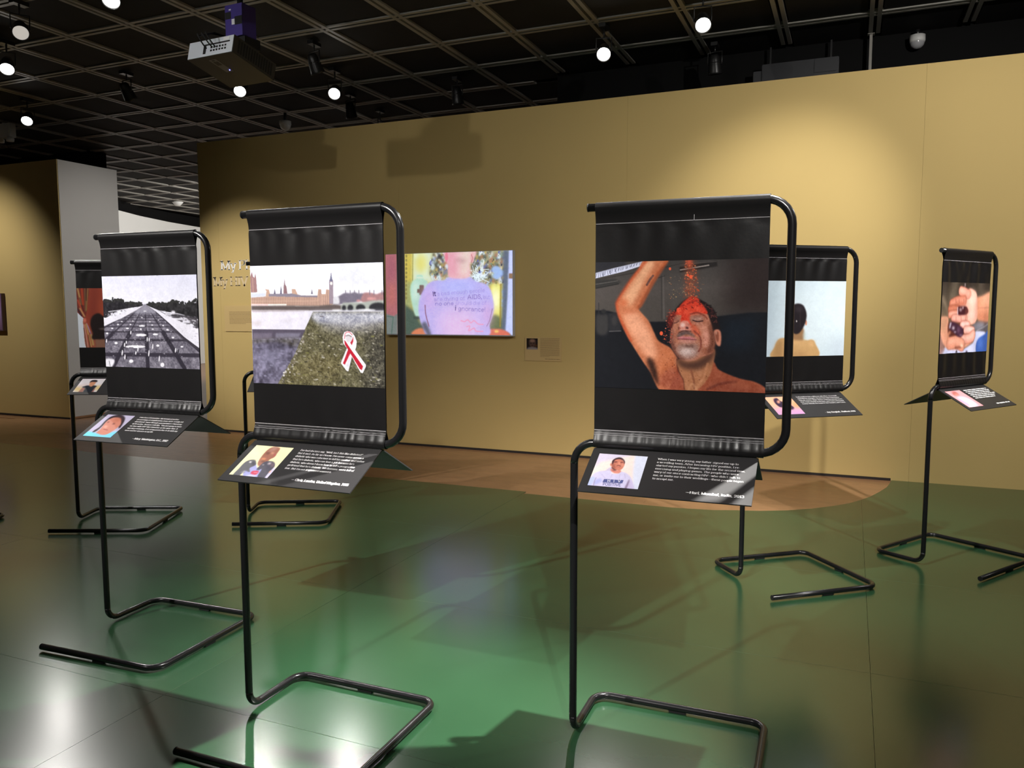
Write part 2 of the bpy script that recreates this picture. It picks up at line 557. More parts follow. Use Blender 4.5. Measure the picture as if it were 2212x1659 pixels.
def paint_text(P, s, p0, p1, size, w, col, alpha=1.0):
    """hand lettering along the line p0-p1 in trace coordinates"""
    W = text_width(s)
    d = np.array(p1, float) - np.array(p0, float)
    k = size / 70.0
    nrm = np.array([d[1], -d[0]]) / np.linalg.norm(d)
    cx = 0
    for ch in s:
        adv, st = GLYPH[ch]
        for t in st:
            P.line([np.array(p0) + d * ((cx + x) / W) + nrm * y * k for x, y in t], w, col, 0, alpha)
        cx += adv


# ------------------------------------------------------------------ the photographs printed on the banners
def photo_river():
    P = Paint(300, 228, [(65, 85), (1705, 52), (1727, 1590), (128, 1515)], seed=3)
    P.vgrad([(0, (222, 224, 244)), (.12, (228, 229, 246)), (.33, (238, 237, 245)), (1, (235, 235, 243))])
    P.ell(1450, 240, 330, 120, (212, 215, 228), 70, .8); P.ell(420, 170, 380, 50, (220, 222, 240), 50, .7)
    P.poly([(1120, 500), (1180, 452), (1235, 428), (1300, 432), (1350, 420), (1400, 436), (1460, 440), (1470, 520), (1120, 570)], (112, 106, 124), 5)
    P.poly([(1450, 450), (1490, 425), (1560, 430), (1620, 445), (1680, 425), (1725, 430), (1725, 540), (1450, 545)], (158, 118, 122), 6)
    for x in (1240, 1296, 1350, 1404, 1538, 1590, 1690): P.line([(x, 400), (x, 450)], 9, (120, 112, 130))
    P.ell(1560, 500, 60, 18, (205, 150, 150), 6, .8); P.ell(1400, 525, 30, 12, (220, 150, 150), 4, .8)
    P.poly([(1085, 475), (1150, 475), (1160, 560), (1085, 560)], (205, 205, 215), 4)
    P.poly([(85, 475), (262, 462), (272, 400), (255, 375), (300, 380), (318, 438), (580, 440), (580, 378), (622, 376), (650, 440), (700, 457), (893, 460), (903, 382), (938, 380), (944, 440), (994, 440), (1000, 382), (1040, 388), (1085, 400), (1088, 560), (1045, 590), (900, 588), (90, 570)], (190, 158, 142), 2, 1, False)
    P.poly([(300, 434), (580, 430), (700, 455), (893, 458), (893, 480), (300, 464)], (132, 126, 142), 2, 1, False)
    for x in range(105, 900, 21): P.line([(x, 478), (x + 3, 572)], 8, (138, 108, 106), 2, .7)
    for x in (915, 935, 965, 990, 1015, 1040): P.line([(x, 400 if x < 940 or x > 990 else 460), (x, 575)], 9, (150, 116, 116), 2, .7)
    P.line([(85, 520), (890, 524)], 7, (212, 180, 160), 2, .5)
    P.poly([(70, 225), (92, 160), (105, 215), (124, 235), (134, 180), (146, 240), (161, 412), (85, 416)], (150, 116, 118), 2, 1, False)
    P.line([(100, 240), (112, 410)], 14, (182, 148, 140), 4, .7)
    P.poly([(490, 245), (498, 318), (514, 345), (526, 432), (477, 432), (480, 345), (484, 318)], (134, 104, 112), 1, 1, False)
    for x, y in ((372, 368), (448, 338), (825, 378)): P.poly([(x, y), (x + 9, y + 45), (x + 11, 436), (x - 11, 436), (x - 7, y + 45)], (92, 88, 112), 1, 1, False)
    P.poly([(1062, 172), (1072, 250), (1086, 272), (1088, 560), (1040, 560), (1038, 276), (1051, 250)], (150, 136, 150), 1, 1, False)
    P.poly([(1062, 172), (1072, 250), (1080, 285), (1042, 285), (1051, 250)], (104, 104, 134), 1, 1, False)
    P.ell(1063, 310, 15, 20, (228, 226, 228), 2)
    P.poly([(85, 420), (258, 421), (262, 462), (85, 474)], (200, 206, 228), 4, 1, False)
    P.poly([(90, 575), (900, 582), (1095, 566), (1230, 585), (1230, 645), (900, 648), (95, 634)], (94, 84, 84), 5, 1, False)
    P.line([(90, 562), (300, 566)], 15, (236, 200, 200), 3); P.line([(300, 566), (510, 566)], 14, (226, 228, 226), 3)
    P.poly([(1180, 590), (1210, 545), (1360, 548), (1460, 545), (1560, 525), (1725, 518), (1725, 650), (1180, 650)], (160, 166, 162), 4, 1, False)
    for cx, rx, ry in ((1220, 26, 34), (1298, 36, 40), (1425, 58, 44), (1640, 112, 64)): P.ell(cx, 612, rx, ry, (40, 40, 46), 5)
    P.poly([(95, 632), (1725, 648), (1727, 900), (100, 880)], (220, 217, 234), 6, 1, False)
    P.poly([(95, 632), (840, 640), (740, 645), (100, 650)], (150, 135, 140), 7, .9, False)
    P.ell(1130, 640, 60, 12, (236, 236, 240), 4); P.ell(1490, 640, 120, 12, (236, 236, 242), 4)
    P.ell(160, 790, 60, 35, (196, 186, 192), 18, .7); P.ell(520, 760, 90, 16, (202, 196, 212), 14, .7); P.ell(640, 700, 80, 14, (230, 228, 244), 10)
    wall = [(838, 655), (1724, 658), (1730, 1600), (400, 1560), (620, 1160), (700, 955), (800, 740)]
    P.poly(wall, (94, 90, 68), 3, 1, False)
    P.poly([(838, 655), (1724, 658), (1727, 800), (1300, 860), (900, 800), (810, 730)], (178, 180, 196), 24, .95, False)
    P.poly([(1000, 800), (1727, 780), (1727, 900), (1300, 950), (900, 860)], (138, 136, 140), 30, .7, False)
    P.poly([(1500, 900), (1727, 880), (1730, 1600), (1450, 1580)], (58, 56, 54), 60, .7, False)
    P.poly([(520, 1300), (900, 1150), (1250, 1200), (1150, 1500), (500, 1540)], (112, 104, 72), 50, .7, False)
    P.noise(wall, 60, (7, 3, 1.5), (1, .98, .85))
    P.specks([(800, 900), (1720, 900), (1725, 1560), (480, 1520), (640, 1180)], 420, (4, 16), [(170, 166, 152), (140, 134, 118), (60, 56, 44), (48, 46, 38), (190, 186, 178), (120, 118, 70)], (.4, .95), 1.5)
    P.specks([(640, 1150), (720, 940), (760, 960), (560, 1420), (470, 1530), (430, 1510)], 160, (4, 16), [(206, 202, 204), (170, 164, 160), (84, 78, 70)], (.5, 1))
    P.ell(945, 712, 24, 6, (90, 84, 88), 2)
    P.poly([(105, 862), (748, 874), (700, 972), (110, 988)], (84, 77, 94), 3, 1, False)
    P.poly([(120, 910), (345, 912), (340, 982), (118, 984)], (112, 104, 122), 6, .9, False); P.poly([(390, 912), (690, 912), (665, 968), (385, 978)], (122, 118, 138), 6, .9, False)
    low = [(108, 988), (700, 968), (626, 1158), (400, 1565), (125, 1540)]
    P.poly(low, (104, 100, 122), 3, 1, False)
    P.poly([(108, 988), (692, 972), (640, 1080), (400, 1010), (115, 1030)], (92, 88, 84), 14, .8, False)
    P.noise(low, 62, (22, 9, 4), (1, 1, 1.15))
    P.ell(330, 1220, 150, 90, (138, 136, 164), 50, .5)
    P.specks([(640, 1150), (715, 950), (750, 970), (560, 1420), (460, 1540), (400, 1540)], 220, (4, 15), [(206, 202, 204), (170, 164, 160), (84, 78, 70), (120, 112, 100)], (.5, 1))
    P.specks(low, 120, (5, 22), [(140, 138, 166), (80, 76, 96), (160, 158, 184)], (.2, .5), 1.6)
    P.poly([(1205, 962), (1226, 906), (1266, 893), (1312, 906), (1352, 952), (1376, 1022), (1368, 1092), (1356, 1122), (1488, 1300), (1490, 1322), (1452, 1400), (1428, 1396), (1318, 1205), (1276, 1378), (1258, 1376), (1187, 1285), (1190, 1266), (1258, 1100), (1214, 1042)], (40, 38, 36), 16, .5, False)
    P.poly([(1203, 962), (1224, 906), (1264, 892), (1312, 906), (1352, 952), (1378, 1022), (1370, 1092), (1358, 1122), (1488, 1300), (1491, 1322), (1452, 1402), (1426, 1396), (1318, 1205), (1276, 1380), (1256, 1376), (1185, 1285), (1188, 1266), (1256, 1100), (1212, 1042)], (236, 233, 240), 0, 1, False)
    P.poly([(1232, 965), (1250, 935), (1290, 935), (1320, 975), (1300, 1020), (1262, 1030)], (206, 200, 208), 5, .9)
    P.line([(1240, 952), (1280, 944), (1312, 962)], 8, (120, 112, 118), 1)
    P.line([(1226, 985), (1236, 922), (1280, 906), (1322, 940)], 8, (196, 60, 74), 1, .8, True)
    P.poly([(1222, 1000), (1240, 1018), (1300, 1108), (1456, 1322), (1440, 1368), (1414, 1350), (1276, 1128), (1232, 1058)], (184, 30, 52), 0, 1, False)
    P.poly([(1272, 1112), (1302, 1160), (1232, 1300), (1208, 1284)], (184, 34, 56), 0, 1, False)
    P.poly([(1334, 958), (1336, 1015), (1316, 1064), (1297, 1036), (1318, 1002)], (184, 36, 58), 0, 1, False)
    P.poly([(1288, 1190), (1312, 1200), (1282, 1330), (1246, 1320)], (212, 210, 226), 5, .8, False)
    P.grain(9)
    return P


def photo_powder():
    P = Paint(400, 304, [(83, 100), (2012, 62), (1965, 1580), (90, 1502)], seed=5)
    P.vgrad([(0, (60, 57, 56)), (.2, (82, 76, 74)), (.38, (76, 71, 68)), (1, (60, 55, 55))])
    P.poly([(1600, 40), (2060, 40), (2000, 720), (1500, 720)], (36, 26, 26), 140, .85, False)
    P.poly([(83, 60), (420, 60), (420, 140), (83, 220)], (44, 44, 50), 14, 1, False)
    P.poly([(83, 640), (230, 650), (690, 776), (1000, 770), (1450, 716), (1800, 678), (2020, 676), (2000, 1640), (60, 1560)], (20, 22, 28), 6, 1, False)
    P.poly([(1500, 740), (1900, 720), (1800, 1100), (1500, 1100)], (22, 32, 44), 60, .7, False)
    P.poly([(83, 222), (300, 164), (640, 84), (606, 140), (400, 206), (83, 284)], (212, 216, 242), 2, 1, False)
    for i in range(34):
        x = 90 + i * 15.5; y = 222 - (x - 83) * .25
        P.line([(x, y), (x + P.rng.normal(0, 14), y + 60 - i)], 5, (60, 62, 84), 0, .75)
    P.poly([(83, 300), (300, 290), (380, 330), (83, 400)], (48, 48, 48), 8, .9, False)
    P.line([(90, 395), (340, 345)], 12, (38, 38, 38), 3); P.line([(90, 350), (330, 312)], 8, (96, 92, 90), 3)
    P.line([(83, 300), (860, 160), (1100, 105)], 10, (46, 42, 42), 5, .7)
    P.poly([(1018, 158), (1430, 88), (1438, 152), (1018, 222)], (34, 31, 31), 3, 1, False)
    P.line([(1026, 192), (1340, 140)], 13, (152, 142, 138), 3); P.line([(1150, 120), (1425, 98)], 6, (84, 78, 76), 2)
    P.line([(835, 260), (846, 740)], 16, (98, 92, 90), 4, .8); P.line([(815, 260), (820, 740)], 8, (52, 50, 50), 3, .8)
    P.line([(780, 280), (850, 258)], 10, (48, 46, 46), 2, .9)
    P.poly([(100, 700), (160, 690), (230, 700), (225, 900), (110, 900)], (62, 60, 60), 12, .8); P.ell(180, 655, 28, 24, (40, 40, 42), 4); P.line([(125, 560), (128, 690)], 8, (44, 44, 46), 3)
    P.poly([(235, 680), (350, 665), (375, 880), (245, 885)], (42, 42, 46), 6, .9, False); P.line([(245, 880), (372, 876)], 8, (92, 90, 92), 2); P.ell(300, 760, 28, 60, (58, 56, 58), 8, .8)
    # torso, arm, neck
    torso = [(800, 1520), (780, 1340), (830, 1100), (900, 1060), (1000, 1190), (1010, 1290), (1080, 1400), (1300, 1240), (1395, 1225), (1450, 1310), (1590, 1380), (1720, 1424), (1850, 1452), (1968, 1525), (1990, 1640), (780, 1600)]
    P.poly(torso, (158, 82, 58), 3)
    P.poly([(1420, 1440), (1640, 1440), (1940, 1560), (1900, 1620), (1400, 1560)], (136, 66, 48), 30, .7); P.line([(1330, 1530), (1480, 1470), (1640, 1452)], 30, (112, 52, 40), 14, .8, True)
    arm = [(640, 70), (560, 180), (480, 290), (400, 420), (332, 530), (318, 600), (345, 720), (400, 850), (470, 985), (540, 1100), (620, 1225), (700, 1340), (745, 1440), (800, 1530), (900, 1530), (960, 1400), (1000, 1225), (955, 1130), (900, 1060), (790, 990), (740, 900), (680, 770), (590, 665), (562, 612), (600, 540), (650, 440), (720, 310), (800, 190), (885, 70)]
    P.poly(arm, (196, 116, 80), 3)
    P.poly([(640, 100), (540, 270), (450, 400), (380, 520), (370, 590), (470, 600), (530, 520), (590, 400), (660, 260), (740, 110)], (232, 172, 134), 26, .95)
    P.poly([(400, 700), (500, 650), (590, 720), (680, 870), (740, 1010), (770, 1130), (720, 1200), (620, 1120), (520, 960), (440, 830)], (236, 166, 132), 30, .95)
    P.line([(640, 95), (470, 310), (335, 530), (325, 600), (360, 730), (480, 980)], 34, (188, 70, 38), 20, .55, True)
    P.line([(870, 95), (720, 330), (600, 560), (565, 610)], 44, (176, 84, 48), 22, .75, True)
    P.ell(400, 560, 50, 40, (206, 86, 46), 28, .7); P.ell(460, 660, 80, 24, (206, 116, 80), 18, .6)
    P.line([(655, 358), (690, 296), (722, 256)], 24, (98, 66, 62), 3, .9)
    P.poly([(660, 1190), (730, 1210), (790, 1400), (790, 1480), (720, 1380)], (46, 28, 24), 20, .95)
    P.poly([(830, 1080), (910, 1080), (985, 1220), (980, 1380), (830, 1440), (800, 1300)], (196, 112, 74), 26, .9); P.poly([(810, 1380), (1000, 1280), (1050, 1500), (830, 1510)], (150, 74, 56), 30, .7)
    P.line([(1000, 1200), (1010, 1310), (1070, 1420), (1085, 1525)], 26, (84, 44, 34), 12, .85, True)
    P.poly([(1005, 1200), (1020, 1330), (1070, 1430), (1090, 1540), (1210, 1540), (1330, 1420), (1390, 1260), (1400, 1080), (1200, 1190)], (176, 116, 82), 6)
    P.poly([(990, 1175), (1090, 1225), (1240, 1200), (1395, 1085), (1392, 1190), (1260, 1300), (1120, 1310), (1020, 1270)], (76, 48, 40), 22, .92)
    P.line([(1150, 1320), (1180, 1440), (1185, 1520)], 20, (124, 70, 50), 10, .7); P.line([(1330, 1250), (1290, 1400), (1210, 1520)], 24, (198, 136, 100), 12, .7)
    P.specks([(830, 1090), (960, 1130), (1000, 1320), (1350, 1300), (1300, 1440), (820, 1440)], 120, (2, 6), [(90, 40, 30), (120, 56, 40)], (.5, .9))
    # head
    P.poly([(935, 690), (1000, 600), (1070, 535), (1160, 490), (1250, 530), (1345, 590), (1405, 650), (1435, 740), (1470, 880), (1420, 920), (1370, 960), (1320, 780), (1150, 640), (990, 700), (930, 840), (885, 820), (888, 730)], (32, 22, 24), 4)
    face = [(946, 800), (962, 715), (1005, 650), (1100, 606), (1220, 606), (1310, 660), (1362, 780), (1388, 900), (1412, 1000), (1395, 1090), (1370, 1135), (1260, 1172), (1200, 1205), (1120, 1218), (1030, 1192), (962, 1112), (925, 1020), (920, 900)]
    P.poly(face, (182, 116, 92), 3)
    P.poly([(1330, 760), (1375, 880), (1408, 1000), (1380, 1120), (1290, 1160), (1330, 1040), (1340, 900)], (128, 72, 54), 24, .85)
    P.poly([(925, 880), (955, 860), (965, 1000), (985, 1110), (950, 1080), (925, 1000)], (124, 74, 62), 14, .8)
    P.poly([(985, 1040), (1100, 1020), (1220, 1030), (1230, 1140), (1120, 1205), (1010, 1150)], (150, 118, 110), 20, .8)
    P.ell(1105, 1112, 88, 44, (218, 194, 190), 26, .9); P.ell(1130, 1052, 70, 12, (96, 62, 54), 9, .7)
    P.ell(1310, 960, 34, 110, (224, 156, 138), 20, .85); P.ell(1285, 860, 40, 40, (214, 146, 124), 18, .7)
    P.ell(985, 930, 26, 50, (176, 106, 84), 14, .7)
    P.poly([(985, 655), (1040, 575), (1100, 520), (1150, 488), (1220, 512), (1250, 560), (1295, 610), (1330, 690), (1250, 680), (1150, 690), (1132, 760), (1150, 820), (1060, 805), (1028, 760), (1036, 700), (950, 700)], (216, 62, 42), 7, .97)
    P.poly([(1060, 640), (1200, 610), (1290, 660), (1230, 690), (1100, 700)], (222, 78, 54), 14, .8)
    P.line([(1040, 600), (1150, 560), (1210, 535)], 12, (150, 36, 30), 4, .8, True)
    P.ell(1010, 645, 26, 27, (238, 86, 58), 2); P.ell(1025, 692, 14, 11, (226, 80, 56), 2)
    P.poly([(890, 720), (945, 660), (985, 690), (950, 780), (925, 860), (890, 800)], (120, 40, 34), 9, .8)
    P.poly([(1040, 770), (1015, 835), (1018, 872), (1085, 880), (1142, 872), (1148, 838), (1118, 780), (1085, 765)], (206, 128, 112), 6)
    P.ell(1052, 815, 25, 24, (246, 208, 200), 9, .95); P.ell(1060, 865, 40, 8, (228, 172, 160), 5, .8)
    P.ell(1102, 845, 17, 11, (52, 20, 22), 3, 1, 20); P.ell(1010, 850, 7, 18, (70, 28, 26), 3, .9)
    P.line([(958, 792), (985, 785), (1012, 768)], 10, (76, 42, 40), 3, .9, True); P.ell(985, 745, 32, 18, (164, 120, 106), 9, .8)
    P.ell(1215, 738, 70, 28, (176, 132, 118), 14, .85); P.line([(1165, 758), (1215, 774), (1275, 768)], 11, (64, 36, 36), 3, .95, True)
    P.line([(1140, 690), (1220, 676), (1300, 715), (1325, 745)], 16, (128, 54, 42), 7, .8, True); P.ell(1230, 800, 50, 10, (206, 150, 134), 8, .7)
    P.poly([(1150, 800), (1210, 830), (1250, 920), (1210, 940), (1150, 880)], (206, 88, 60), 16, .8)
    P.poly([(985, 935), (1050, 885), (1130, 890), (1195, 950), (1100, 920), (1015, 950)], (92, 76, 76), 9, .9)
    P.poly([(998, 962), (1055, 938), (1095, 945), (1135, 944), (1208, 978), (1130, 984), (1050, 980)], (196, 118, 122), 4); P.line([(1000, 968), (1090, 972), (1208, 980)], 8, (104, 44, 52), 3, .9)
    P.poly([(1010, 985), (1190, 990), (1160, 1012), (1050, 1010)], (204, 142, 132), 8, .8)
    P.line([(1180, 880), (1245, 950), (1255, 1050), (1230, 1110)], 16, (128, 60, 50), 8, .8, True)
    P.poly([(1398, 885), (1440, 864), (1474, 895), (1480, 975), (1468, 1050), (1430, 1036), (1408, 960)], (204, 130, 106), 3)
    P.poly([(1415, 900), (1445, 890), (1455, 960), (1440, 1010), (1420, 960)], (124, 66, 50), 6, .85); P.ell(1425, 905, 6, 20, (240, 190, 170), 4, .8)
    P.specks(face, 130, (2, 5), [(120, 50, 40), (208, 80, 56), (220, 150, 130)], (.3, .8))
    P.specks([(1210, 560), (1330, 600), (1440, 760), (1390, 800), (1300, 650)], 70, (3, 7), [(150, 70, 60), (80, 50, 56), (16, 12, 14)], (.4, .9))
    P.ell(1215, 742, 84, 40, (120, 66, 56), 20, .45); P.ell(985, 752, 40, 30, (112, 60, 52), 14, .4); P.ell(1212, 748, 58, 16, (190, 148, 134), 9, .8); P.line([(1165, 760), (1215, 776), (1275, 770)], 10, (56, 32, 32), 3, .95, True)
    P.specks([(960, 960), (1250, 960), (1380, 1060), (1300, 1150), (1120, 1205), (980, 1120)], 420, (2, 4), [(84, 64, 62), (120, 90, 84), (200, 176, 170)], (.2, .55))
    P.specks([(1040, 560), (1160, 495), (1290, 600), (1150, 640), (1010, 650)], 140, (3, 9), [(140, 30, 26), (236, 84, 58), (96, 26, 26), (226, 70, 48)], (.4, .8), 1.4)
    for i in range(130):
        x, y = 1190 + P.rng.random() * 240, 530 + P.rng.random() * 300
        if (x - 1190) * 1.1 + 20 < (y - 500) or y < 500 + (x - 1190) * .55: continue
        P.line([(x, y), (x + P.rng.normal(0, 16), y + P.rng.normal(6, 12)), (x + P.rng.normal(4, 18), y + P.rng.normal(16, 14))], 5, [(16, 12, 14), (70, 34, 36), (110, 56, 52)][P.rng.integers(3)], 1, .8, True)
    P.poly([(1345, 770), (1390, 880), (1410, 1000), (1385, 1100), (1330, 1140), (1360, 1000), (1352, 880)], (86, 46, 36), 16, .55)
    P.poly([(930, 900), (948, 1020), (1000, 1130), (1090, 1200), (1030, 1196), (960, 1112), (924, 1020)], (84, 50, 46), 10, .6)
    P.line([(1010, 905), (1060, 880), (1140, 884)], 14, (70, 44, 44), 7, .7, True)
    P.noise(face, 26, (5, 2.5, 1.3)); P.noise(arm, 14, (9, 3), (1, .9, .8)); P.noise(torso, 18, (9, 4, 2))
    P.line([(1120, 1545), (1160, 1470), (1220, 1545)], 22, (206, 150, 112), 12, .5, True); P.ell(1700, 1490, 130, 26, (176, 100, 72), 24, .6, 14); P.ell(860, 1180, 34, 60, (214, 132, 92), 22, .6)
    # falling powder
    P.poly([(1085, 80), (1165, 80), (1190, 300), (1170, 500), (1100, 500), (1090, 300)], (150, 72, 48), 40, .6); P.poly([(1095, 80), (1150, 80), (1140, 160), (1110, 160)], (206, 84, 58), 12, .8)
    P.specks([(1075, 90), (1180, 90), (1230, 330), (1240, 500), (1060, 500), (1070, 300)], 330, (2, 8), [(214, 96, 62), (176, 74, 46), (226, 138, 92), (150, 60, 40)], (.5, 1))
    P.specks([(880, 260), (1300, 260), (1260, 520), (900, 520)], 90, (2, 5), [(206, 170, 120), (190, 120, 80)], (.5, 1))
    P.specks([(880, 640), (960, 640), (930, 1040), (830, 1040)], 190, (2, 8), [(190, 66, 46), (130, 46, 38), (220, 120, 96), (80, 30, 28)], (.5, 1))
    P.grain(8)
    for x, y, r in ((910, 178, 14), (1108, 250, 14), (1143, 270, 19), (818, 906, 20), (855, 968, 7)): P.ell(x, y, r * .9, r * 1.15, (240, 98, 64), 2)
    return P


def photo_mall():
    P = Paint(240, 182, [(55, 118), (1480, 95), (1556, 1552), (122, 1500)], seed=9)
    P.vgrad([(0, (214, 215, 236)), (.3, (228, 228, 243)), (1, (232, 232, 240))])
    g = [(690, 545), (735, 550), (1556, 1225), (1570, 1600), (100, 1560), (95, 800)]
    P.poly(g, (112, 108, 122), 2, 1, False)
    P.noise(g, 54, (9, 4, 2))
    VX, VY = 700, 520

    def cross(y, bx):   # point on the line from the vanishing point to (bx, 1530)
        t = (y - VY) / (1530 - VY)
        return VX + (bx - VX) * t
    bot = [-900, -330, 215, 755, 1320, 1860, 2400]
    for bx in bot: P.line([(cross(660, bx), 660), (cross(1000, bx), 1000)], 16, (48, 44, 56), 2, .9)
    for bx in bot: P.line([(cross(980, bx), 980), (bx, 1540)], 58 if bx in (215, 755, 1320) else 44, (46, 42, 54), 3, .97)
    for y, w in ((1305, 46), (1085, 24), (962, 16), (885, 11), (830, 9), (785, 8), (745, 7), (715, 6), (690, 5)): P.line([(cross(y, -1500), y - w * .3), (cross(y, 3000), y + w * .9)], w, (46, 42, 54), 3, .92)
    P.poly([(680, 555), (735, 555), (880, 670), (820, 690), (520, 690), (560, 640)], (150, 148, 164), 12, .8, False)
    P.poly([(692, 552), (450, 640), (300, 700), (92, 778), (98, 872), (360, 752), (560, 640)], (222, 220, 234), 3, 1, False)
    P.poly([(722, 556), (850, 640), (1100, 860), (1300, 1045), (1545, 1225), (1535, 925), (1250, 815), (1010, 700), (850, 612)], (228, 226, 240), 3, 1, False)
    P.line([(1110, 905), (1300, 1080), (1550, 1250)], 26, (60, 56, 66), 8, .8)
    P.poly([(1120, 740), (1330, 780), (1535, 915), (1535, 750), (1350, 725), (1130, 690)], (56, 53, 60), 5, 1)
    P.poly([(1240, 745), (1330, 750), (1390, 830), (1270, 800)], (214, 212, 226), 4, .9); P.poly([(1380, 760), (1520, 790), (1520, 840), (1400, 820)], (96, 92, 100), 4, .9)
    P.poly([(75, 488), (150, 466), (210, 492), (262, 460), (345, 462), (385, 512), (450, 505), (520, 528), (590, 516), (668, 545), (640, 575), (480, 600), (300, 640), (92, 745)], (36, 34, 40), 3)
    P.poly([(716, 548), (800, 530), (900, 548), (1000, 526), (1060, 532), (1130, 494), (1200, 512), (1245, 548), (1372, 552), (1402, 508), (1470, 532), (1512, 466), (1530, 725), (1400, 735), (1200, 685), (960, 652), (850, 615)], (36, 35, 38), 3)
    P.noise([(80, 480), (660, 540), (640, 590), (95, 740)], 26, (6, 3)); P.noise([(720, 540), (1520, 480), (1530, 730), (960, 650)], 26, (6, 3))
    for i in range(60):
        x = 80 + P.rng.random() * 560; y = 492 + (x - 80) * .085 + P.rng.normal(-6, 10) - 26 * math.exp(-((x - 300) / 80) ** 2)
        P.ell(x, y, 10 + P.rng.random() * 16, 8 + P.rng.random() * 12, (34 + P.rng.random() * 20,) * 3, 2)
    for i in range(90):
        x = 740 + P.rng.random() * 770; y = 548 - (x - 740) * .01 + P.rng.normal(-4, 10) - 40 * math.exp(-((x - 1140) / 70) ** 2) - 50 * math.exp(-((x - 1500) / 80) ** 2)
        P.ell(x, y, 10 + P.rng.random() * 18, 8 + P.rng.random() * 14, (34 + P.rng.random() * 18,) * 3, 2)
    P.specks([(1100, 690), (1530, 740), (1535, 930), (1260, 830)], 90, (5, 18), [(228, 226, 238), (44, 42, 48), (90, 86, 96)], (.5, 1), 1.5); P.specks([(100, 700), (430, 620), (470, 650), (120, 780)], 60, (4, 12), [(220, 218, 230), (40, 38, 44), (90, 86, 96)], (.5, 1), 1.4)
    P.specks([(500, 700), (900, 700), (1250, 1050), (1400, 1400), (150, 1400), (150, 950)], 330, (3, 10), [(220, 218, 230), (60, 56, 68), (170, 166, 180), (140, 136, 152)], (.3, .9), 1.3)
    P.specks([(1150, 880), (1540, 960), (1540, 1180), (1300, 1010)], 50, (4, 14), [(196, 192, 208), (170, 166, 184)], (.3, .8), 1.8)
    P.line([(160, 655), (430, 618)], 10, (206, 204, 216), 2); P.line([(860, 645), (1010, 655)], 8, (206, 204, 216), 2); P.poly([(190, 672), (228, 668), (228, 720), (190, 726)], (196, 194, 206), 2, 1, False); P.ell(1130, 670, 34, 26, (222, 220, 232), 4); P.ell(465, 630, 34, 14, (222, 220, 232), 3); P.poly([(1010, 670), (1040, 660), (1040, 730), (1015, 720)], (206, 204, 216), 2, 1, False)
    P.ell(697, 484, 9, 14, (240, 240, 250), 3)
    for x, y, rx, ry in ((655, 875, 46, 14), (645, 1015, 80, 20), (560, 1192, 150, 22), (500, 1415, 32, 26), (975, 1475, 30, 34), (272, 1135, 24, 18), (900, 1178, 24, 18), (1270, 1196, 22, 13), (1045, 935, 20, 12), (860, 1005, 40, 14), (820, 925, 16, 10), (440, 910, 22, 12), (300, 850, 16, 8), (215, 908, 16, 9), (812, 862, 16, 7), (978, 870, 14, 9), (640, 925, 14, 14), (1130, 1055, 20, 14), (485, 850, 14, 8), (355, 805, 14, 8), (520, 800, 12, 7), (775, 812, 12, 8), (140, 985, 18, 14), (905, 785, 12, 6), (655, 750, 14, 6), (700, 650, 26, 6)):
        P.ell(x, y, rx, ry, (236, 235, 244), 2)
    P.poly([(612, 1030), (648, 1030), (648, 1052), (612, 1052)], (96, 90, 112), 1, 1, False); P.poly([(465, 1200), (530, 1200), (530, 1222), (465, 1222)], (100, 94, 110), 1, 1, False)
    for x, y, h in ((365, 1285, 44), (398, 1165, 34), (490, 975, 30), (765, 1295, 50), (738, 1082, 34), (768, 1085, 30), (822, 1190, 42), (925, 1380, 46), (1172, 1252, 36), (425, 1125, 24), (568, 1290, 28), (600, 1230, 40), (130, 1100, 30), (405, 1350, 40)):
        P.ell(x, y, 9, h, (232, 231, 240), 2, 1, 4)
    for x, y, h in ((1215, 1265, 34), (1040, 1085, 24), (1075, 1110, 26), (430, 1360, 26)): P.ell(x, y, 9, h, (28, 26, 34), 2)
    P.poly([(116, 1385), (250, 1395), (205, 1510), (118, 1510)], (226, 225, 236), 5); P.line([(170, 1410), (185, 1490)], 7, (60, 56, 66), 1)
    P.grain(10)
    return P


def photo_back():
    P = Paint(220, 167, [(135, 633), (1238, 658), (1218, 1605), (100, 1616)], seed=11)
    P.a[:] = (208, 226, 238)
    P.ell(850, 1150, 420, 420, (226, 241, 250), 140, .95); P.poly([(100, 620), (330, 620), (300, 1620), (80, 1620)], (188, 206, 220), 90, .8, False); P.ell(1150, 1500, 120, 120, (208, 222, 236), 60, .8)
    P.poly([(296, 1625), (318, 1490), (365, 1395), (430, 1368), (540, 1372), (565, 1330), (685, 1330), (692, 1378), (745, 1402), (808, 1395), (850, 1440), (872, 1625)], (206, 164, 112), 4)
    P.poly([(296, 1625), (330, 1470), (380, 1400), (430, 1430), (420, 1620)], (168, 130, 86), 26, .8); P.ell(800, 1450, 46, 40, (226, 182, 130), 22, .8); P.ell(620, 1430, 110, 46, (222, 178, 124), 30, .8); P.ell(640, 1590, 120, 36, (184, 144, 98), 24, .7)
    P.poly([(560, 1250), (690, 1235), (705, 1380), (640, 1400), (548, 1375)], (158, 120, 84), 10)
    P.ell(732, 1178, 13, 34, (222, 156, 128), 3)
    P.poly([(512, 1120), (530, 1000), (580, 942), (650, 934), (704, 968), (738, 1060), (728, 1160), (692, 1245), (640, 1312), (580, 1315), (540, 1250)], (38, 32, 37), 4)
    P.ell(640, 1000, 50, 30, (66, 58, 66), 18, .7); P.ell(610, 1156, 6, 14, (220, 214, 214), 2); P.line([(655, 1000), (660, 1230)], 6, (70, 60, 62), 4, .6)
    P.ell(712, 1345, 22, 60, (200, 224, 224), 10, .5)
    P.grain(5)
    return P


